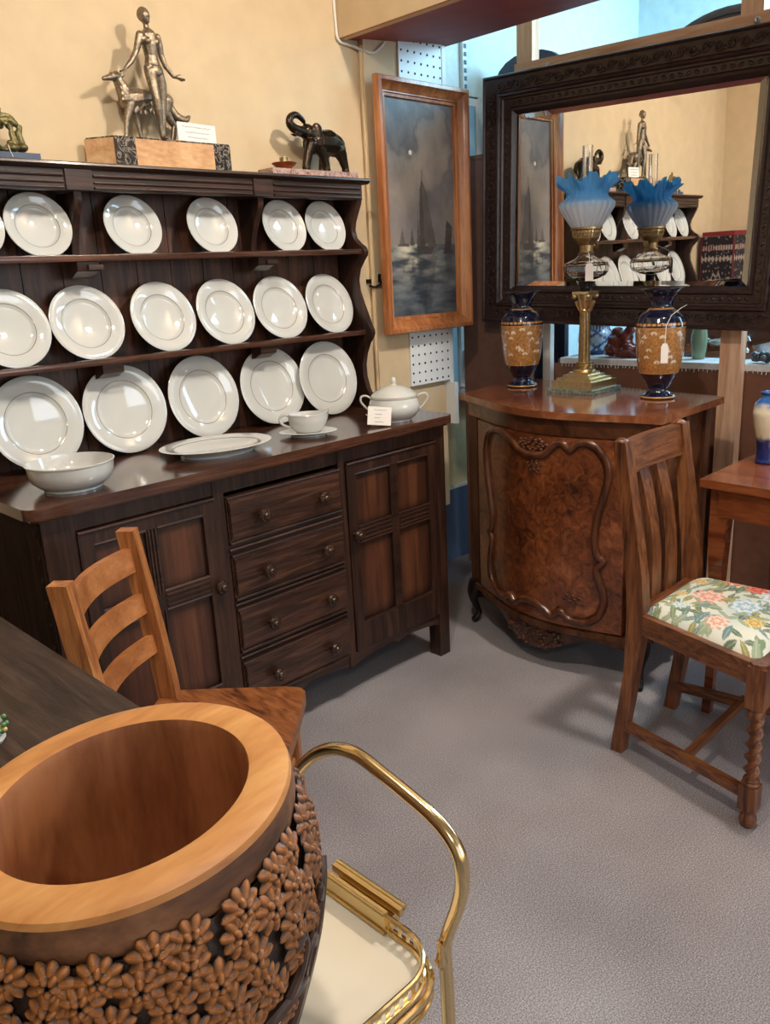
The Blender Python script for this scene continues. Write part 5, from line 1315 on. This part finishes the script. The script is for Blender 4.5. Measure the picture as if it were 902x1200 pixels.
for x in (.57, -.125):
    for y in (.522, .806):
        T = Matrix.Translation((x, y - .009, .024)) @ Matrix.Rotation(-pi / 2, 4, 'X')
        MB().lathe([(0, 0), (.022, 0), (.024, .004), (.024, .014), (.022, .018), (0, .018)], 24, T=T).build('castor', M['ebony'], tr)
MB().prism(rrect(-.12, .555, .52, .80, .04, 6), 'z', .205, .213, bev=.002).build('lower_tray', M['cream_tray'], tr)
MB().tube([(x, y, .218) for x, y in rrect(-.12, .555, .52, .80, .04, 6)], .0045, 8, closed=True).build('lower_rail', M['gold'], tr)

# ================================================================== carved wooden pot standing on the trolley
PCX, PCY, PZ, PH = .285, .668, TZ + .0008, .312
po = thing('carved_pot', 'round carved wooden pot with leaf rosettes and thick pale rim, on the tea trolley', 'pot', (PCX, PCY, PZ))
tilt = (-.0714, .0276)
def tl(b):                                                      # the rim leans a little to one side
    for v in b.bm.verts:
        k = max(0, v.co.z / PH); v.co.z -= -(v.co.x * tilt[0] + v.co.y * tilt[1]) * k ** 2 * -1
    return b
ob = [(.0, .0), (.105, 0), (.112, .004), (.128, .04), (.148, .10), (.163, .155), (.170, .20), (.168, .240), (.160, .266)]
MB_ = MB().lathe(ob, 96, cap=False); tl(MB_).build('pot_body', M['pot_dark'], po, local=True)
rim_o = [(.155, .264), (.1605, .271), (.1625, .286), (.160, .303)]
tl(MB().lathe(rim_o, 96, cap=False)).build('rim_edge', M['rim_side'], po, local=True)
tl(MB().lathe([(.160, .303), (.158, .309), (.150, .3125), (.126, .3125), (.120, .311)], 96, cap=False)).build('rim_top', M['tan_wood'], po, local=True)
tl(MB().lathe([(.120, .311), (.1175, .300), (.122, .22), (.118, .12), (.100, .055), (0, .05)], 96, cap=False)).build('inner_bowl', M['bowl_wood'], po, local=True)
def body_r(z): return interp([(z_, r_) for r_, z_ in ob[1:]], z)
lf = MB(); lay = lf.bm.verts.layers.float_color.new('Col')
rd = random.Random(12)
def leaf(c0, nrm, tang, length, width, lit):
    bit = nrm.cross(tang); nu, nv = 8, 6; vs = []
    for i in range(nu + 1):
        t = i / nu; w2 = width * (sin(pi * min(1, t * .93 + .07)) ** .55) * (1 if t < .98 else .3)
        for j in range(nv + 1):
            s = j / nv * 2 - 1
            hgt = .0038 * (1 - s * s) * sin(pi * (t * .85 + .12)) + .0015
            p = c0 + tang * (length * t) + bit * (w2 * s) + nrm * hgt
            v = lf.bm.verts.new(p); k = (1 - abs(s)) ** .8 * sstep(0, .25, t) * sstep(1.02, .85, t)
            v[lay] = mixc(rgb(30, 18, 12), mixc(rgb(92, 56, 36), rgb(192, 120, 58), lit), k * (.8 + .2 * sin(t * 9)))
            vs.append(v)
    for i in range(nu):
        for j in range(nv):
            a = i * (nv + 1) + j; lf.bm.faces.new((vs[a], vs[a + 1], vs[a + nv + 2], vs[a + nv + 1]))
rows_ = [(.261, 27, .5), (.239, 28, 0), (.215, 28, .5), (.190, 27, 0), (.165, 26, .5), (.140, 25, 0), (.115, 24, .5), (.090, 23, 0), (.064, 20, .5)]
for zc, n, ph in rows_:
    for i in range(n):
        th = 2 * pi * (i + ph) / n + rd.uniform(-.04, .04); z = zc + rd.uniform(-.005, .005); r = body_r(z)
        if z < .16 and -1.35 < th - 2 * pi < -.5 and rd.random() < .4: continue
        nr = Vector((cos(th), sin(th), 0)); slope = (body_r(z + .01) - body_r(z - .01)) / .02
        nr = Vector((cos(th), sin(th), -slope)).normalized()
        e1 = Vector((-sin(th), cos(th), 0)); e2 = nr.cross(e1)
        c0 = Vector((r * cos(th), r * sin(th), z)) + nr * .004
        a0 = rd.uniform(0, 6); m_ = 9; R_ = .0198 + rd.uniform(-.0018, .0012)
        lit_w = .35 + .65 * max(0, cos(th - 2 * pi + 2.1)) ** .7 + rd.uniform(-.12, .12)  # leaf tint by angle: front-left leaves painted brighter, as if front-lit
        for k in range(m_):
            a = a0 + 2 * pi * k / m_; tg = (e1 * cos(a) + e2 * sin(a)).normalized()
            tg2 = (tg * 1 - nr * .14).normalized(); n2 = (nr + tg * .14).normalized()
            leaf(c0 + nr * .002 + tg * .0035, n2, tg2, R_ * rd.uniform(.80, 1.0), R_ * .31, max(0, min(1, lit_w)))
        for k in range(5):
            a = a0 + .3 + 2 * pi * k / 5; tg = (e1 * cos(a) + e2 * sin(a)).normalized()
            leaf(c0 + nr * .0055 + tg * .001, (nr + tg * .3).normalized(), (tg - nr * .3).normalized(), R_ * .52, R_ * .22, max(0, min(1, lit_w)))
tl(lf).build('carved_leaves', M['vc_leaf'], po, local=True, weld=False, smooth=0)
o = po.children[-1]; o.data.polygons.foreach_set('use_smooth', [True] * len(o.data.polygons))
b = MB()
def on(th, z, d=.012): r = body_r(z) + d; return (r * cos(th), r * sin(th), z)
for pts_, r0 in (([(-1.95, .06), (-1.75, .10), (-1.5, .128), (-1.25, .132), (-1.05, .12), (-.9, .10)], .0085), ([(-.9, .04), (-.82, .09), (-.78, .14), (-.72, .185), (-.66, .205)], .0085), ([(-1.25, .132), (-1.15, .15), (-1.1, .172), (-1.14, .19), (-1.2, .185)], .0055), ([(-.80, .125), (-.9, .15), (-.98, .16), (-1.03, .145), (-1.0, .125), (-.92, .11)], .005),
                ([(-.6, .02), (-.58, .08), (-.52, .15), (-.46, .19)], .009), ([(-1.6, .125), (-1.68, .15), (-1.72, .165)], .005), ([(-.72, .16), (-.80, .185), (-.86, .20), (-.88, .19)], .005), ([(-.4, .03), (-.36, .09), (-.38, .15)], .008), ([(-1.1, .02), (-1.05, .06), (-.98, .09), (-.9, .10)], .008)):
    sp_ = spline([on(t_, z_) for t_, z_ in pts_], 5); b.tube(sp_, [r0 * (1 - .45 * i / len(sp_)) for i in range(len(sp_))], 8)
tl(b).build('carved_branches', M['branch'], po, local=True)

# ================================================================== rug-covered chest seen only in the mirror
t = thing('rug_covered_cabinet', 'cupboard draped with a dark patterned rug, seen at the right of the mirror', 'cabinet', (.10, 2.08, 0))
MB().box(-.10, .26, 2.01, 2.20, 0, 1.365, bev=.004).build('cupboard', M['brownboard'], t)
def rug(u, v):
    base = rgb(26, 18, 24); lt = rgb(158, 140, 128); rd_ = rgb(92, 26, 32)
    c = base; bx = abs(u - .5) * 2
    if .84 < v < .90: c = lt if int(u * 26) % 2 else rd_
    if .70 < v < .78 and abs((u * 9) % 1 - .5) + abs((v - .74) / .08) < .5: c = lt
    d = hypot((u - .5) * 1.0, (v - .36) * 1.5)
    if .26 < d + .04 * cos(atan2(v - .36, u - .5) * 8) < .30: c = lt
    if noise.noise(Vector((u * 22, v * 34, 1))) > .38: c = mixc(c, lt, .8)
    if bx > .9: c = rd_
    return c
b = MB().grid(70, 90, lambda u, v: (-.115 + .39 * u, 2.0, .86 + .515 * v), colfn=rug).grid(40, 90, lambda u, v: (.275, 2.0 + .20 * u, .86 + .515 * v), colfn=rug).grid(70, 20, lambda u, v: (-.115 + .39 * u, 2.0 + .2 * v, 1.375), colfn=rug)
b.build('draped_rug', M['vc_rug'], t)
b = MB().box(-.11, .268, 2.003, 2.195, 1.377, 1.402, bev=.011, seg=3)
single('crimson_cushion', b, M['velvet'], 'flat crimson cushion on the rug-covered cupboard, seen in the mirror', 'cushion', (.08, 2.1, 1.377))

# ================================================================== light
def area(name, loc, target, size, energy, col, sy=None):
    L = bpy.data.lights.new(name, 'AREA'); L.energy = energy; L.color = col; L.size = size
    if sy: L.shape = 'RECTANGLE'; L.size_y = sy
    o = bpy.data.objects.new(name, L); COL.objects.link(o); o.location = loc
    o.rotation_euler = (Vector(target) - Vector(loc)).to_track_quat('-Z', 'Y').to_euler(); return o
area('ceiling_lamp', (1.85, .55, 2.58), (1.6, 1.4, .9), .12, 29, (1, .90, .78))
area('ceiling_lamp', (.55, .75, 2.58), (1.2, 1.6, .9), .12, 19, (1, .91, .79))
area('ceiling_lamp', (2.2, -1.0, 2.58), (2.0, .5, .4), .16, 22, (1, .92, .82))
area('ceiling_lamp', (-.9, -1.2, 2.58), (1.0, 1.4, .8), .2, 22, (1, .91, .80))
area('window_daylight', (4.30, .7, 1.75), (2.6, 1.4, 1.2), 1.9, 70, (.46, .76, 1.0), 1.2)
area('bay_fill_light', (3.75, 1.1, 2.55), (3.3, 2.4, 1.5), 1.0, 60, (.42, .78, 1.0), .8)  # added fill under the bay ceiling, brightens the recess wall
area('shop_front_window', (2.2, -3.1, 1.6), (1.2, 1.2, .8), 2.2, 40, (.78, .89, 1.0), 1.6)
w = bpy.data.worlds.new('world'); SC.world = w; w.use_nodes = True
bg = w.node_tree.nodes['Background']; sky = w.node_tree.nodes.new('ShaderNodeTexSky'); sky.sky_type = 'NISHITA'; sky.sun_disc = False; sky.sun_elevation = R(38); sky.sun_rotation = R(200)
w.node_tree.links.new(sky.outputs['Color'], bg.inputs['Color']); bg.inputs['Strength'].default_value = .12
SC.view_settings.view_transform = 'Standard'; SC.view_settings.look = 'None'; SC.view_settings.exposure = 0; SC.view_settings.gamma = 1
SC.cycles.use_denoising = True; SC.cycles.max_bounces = 8; SC.cycles.transmission_bounces = 10; SC.cycles.caustics_refractive = False; SC.cycles.caustics_reflective = False
SC.cycles.sample_clamp_indirect = 6
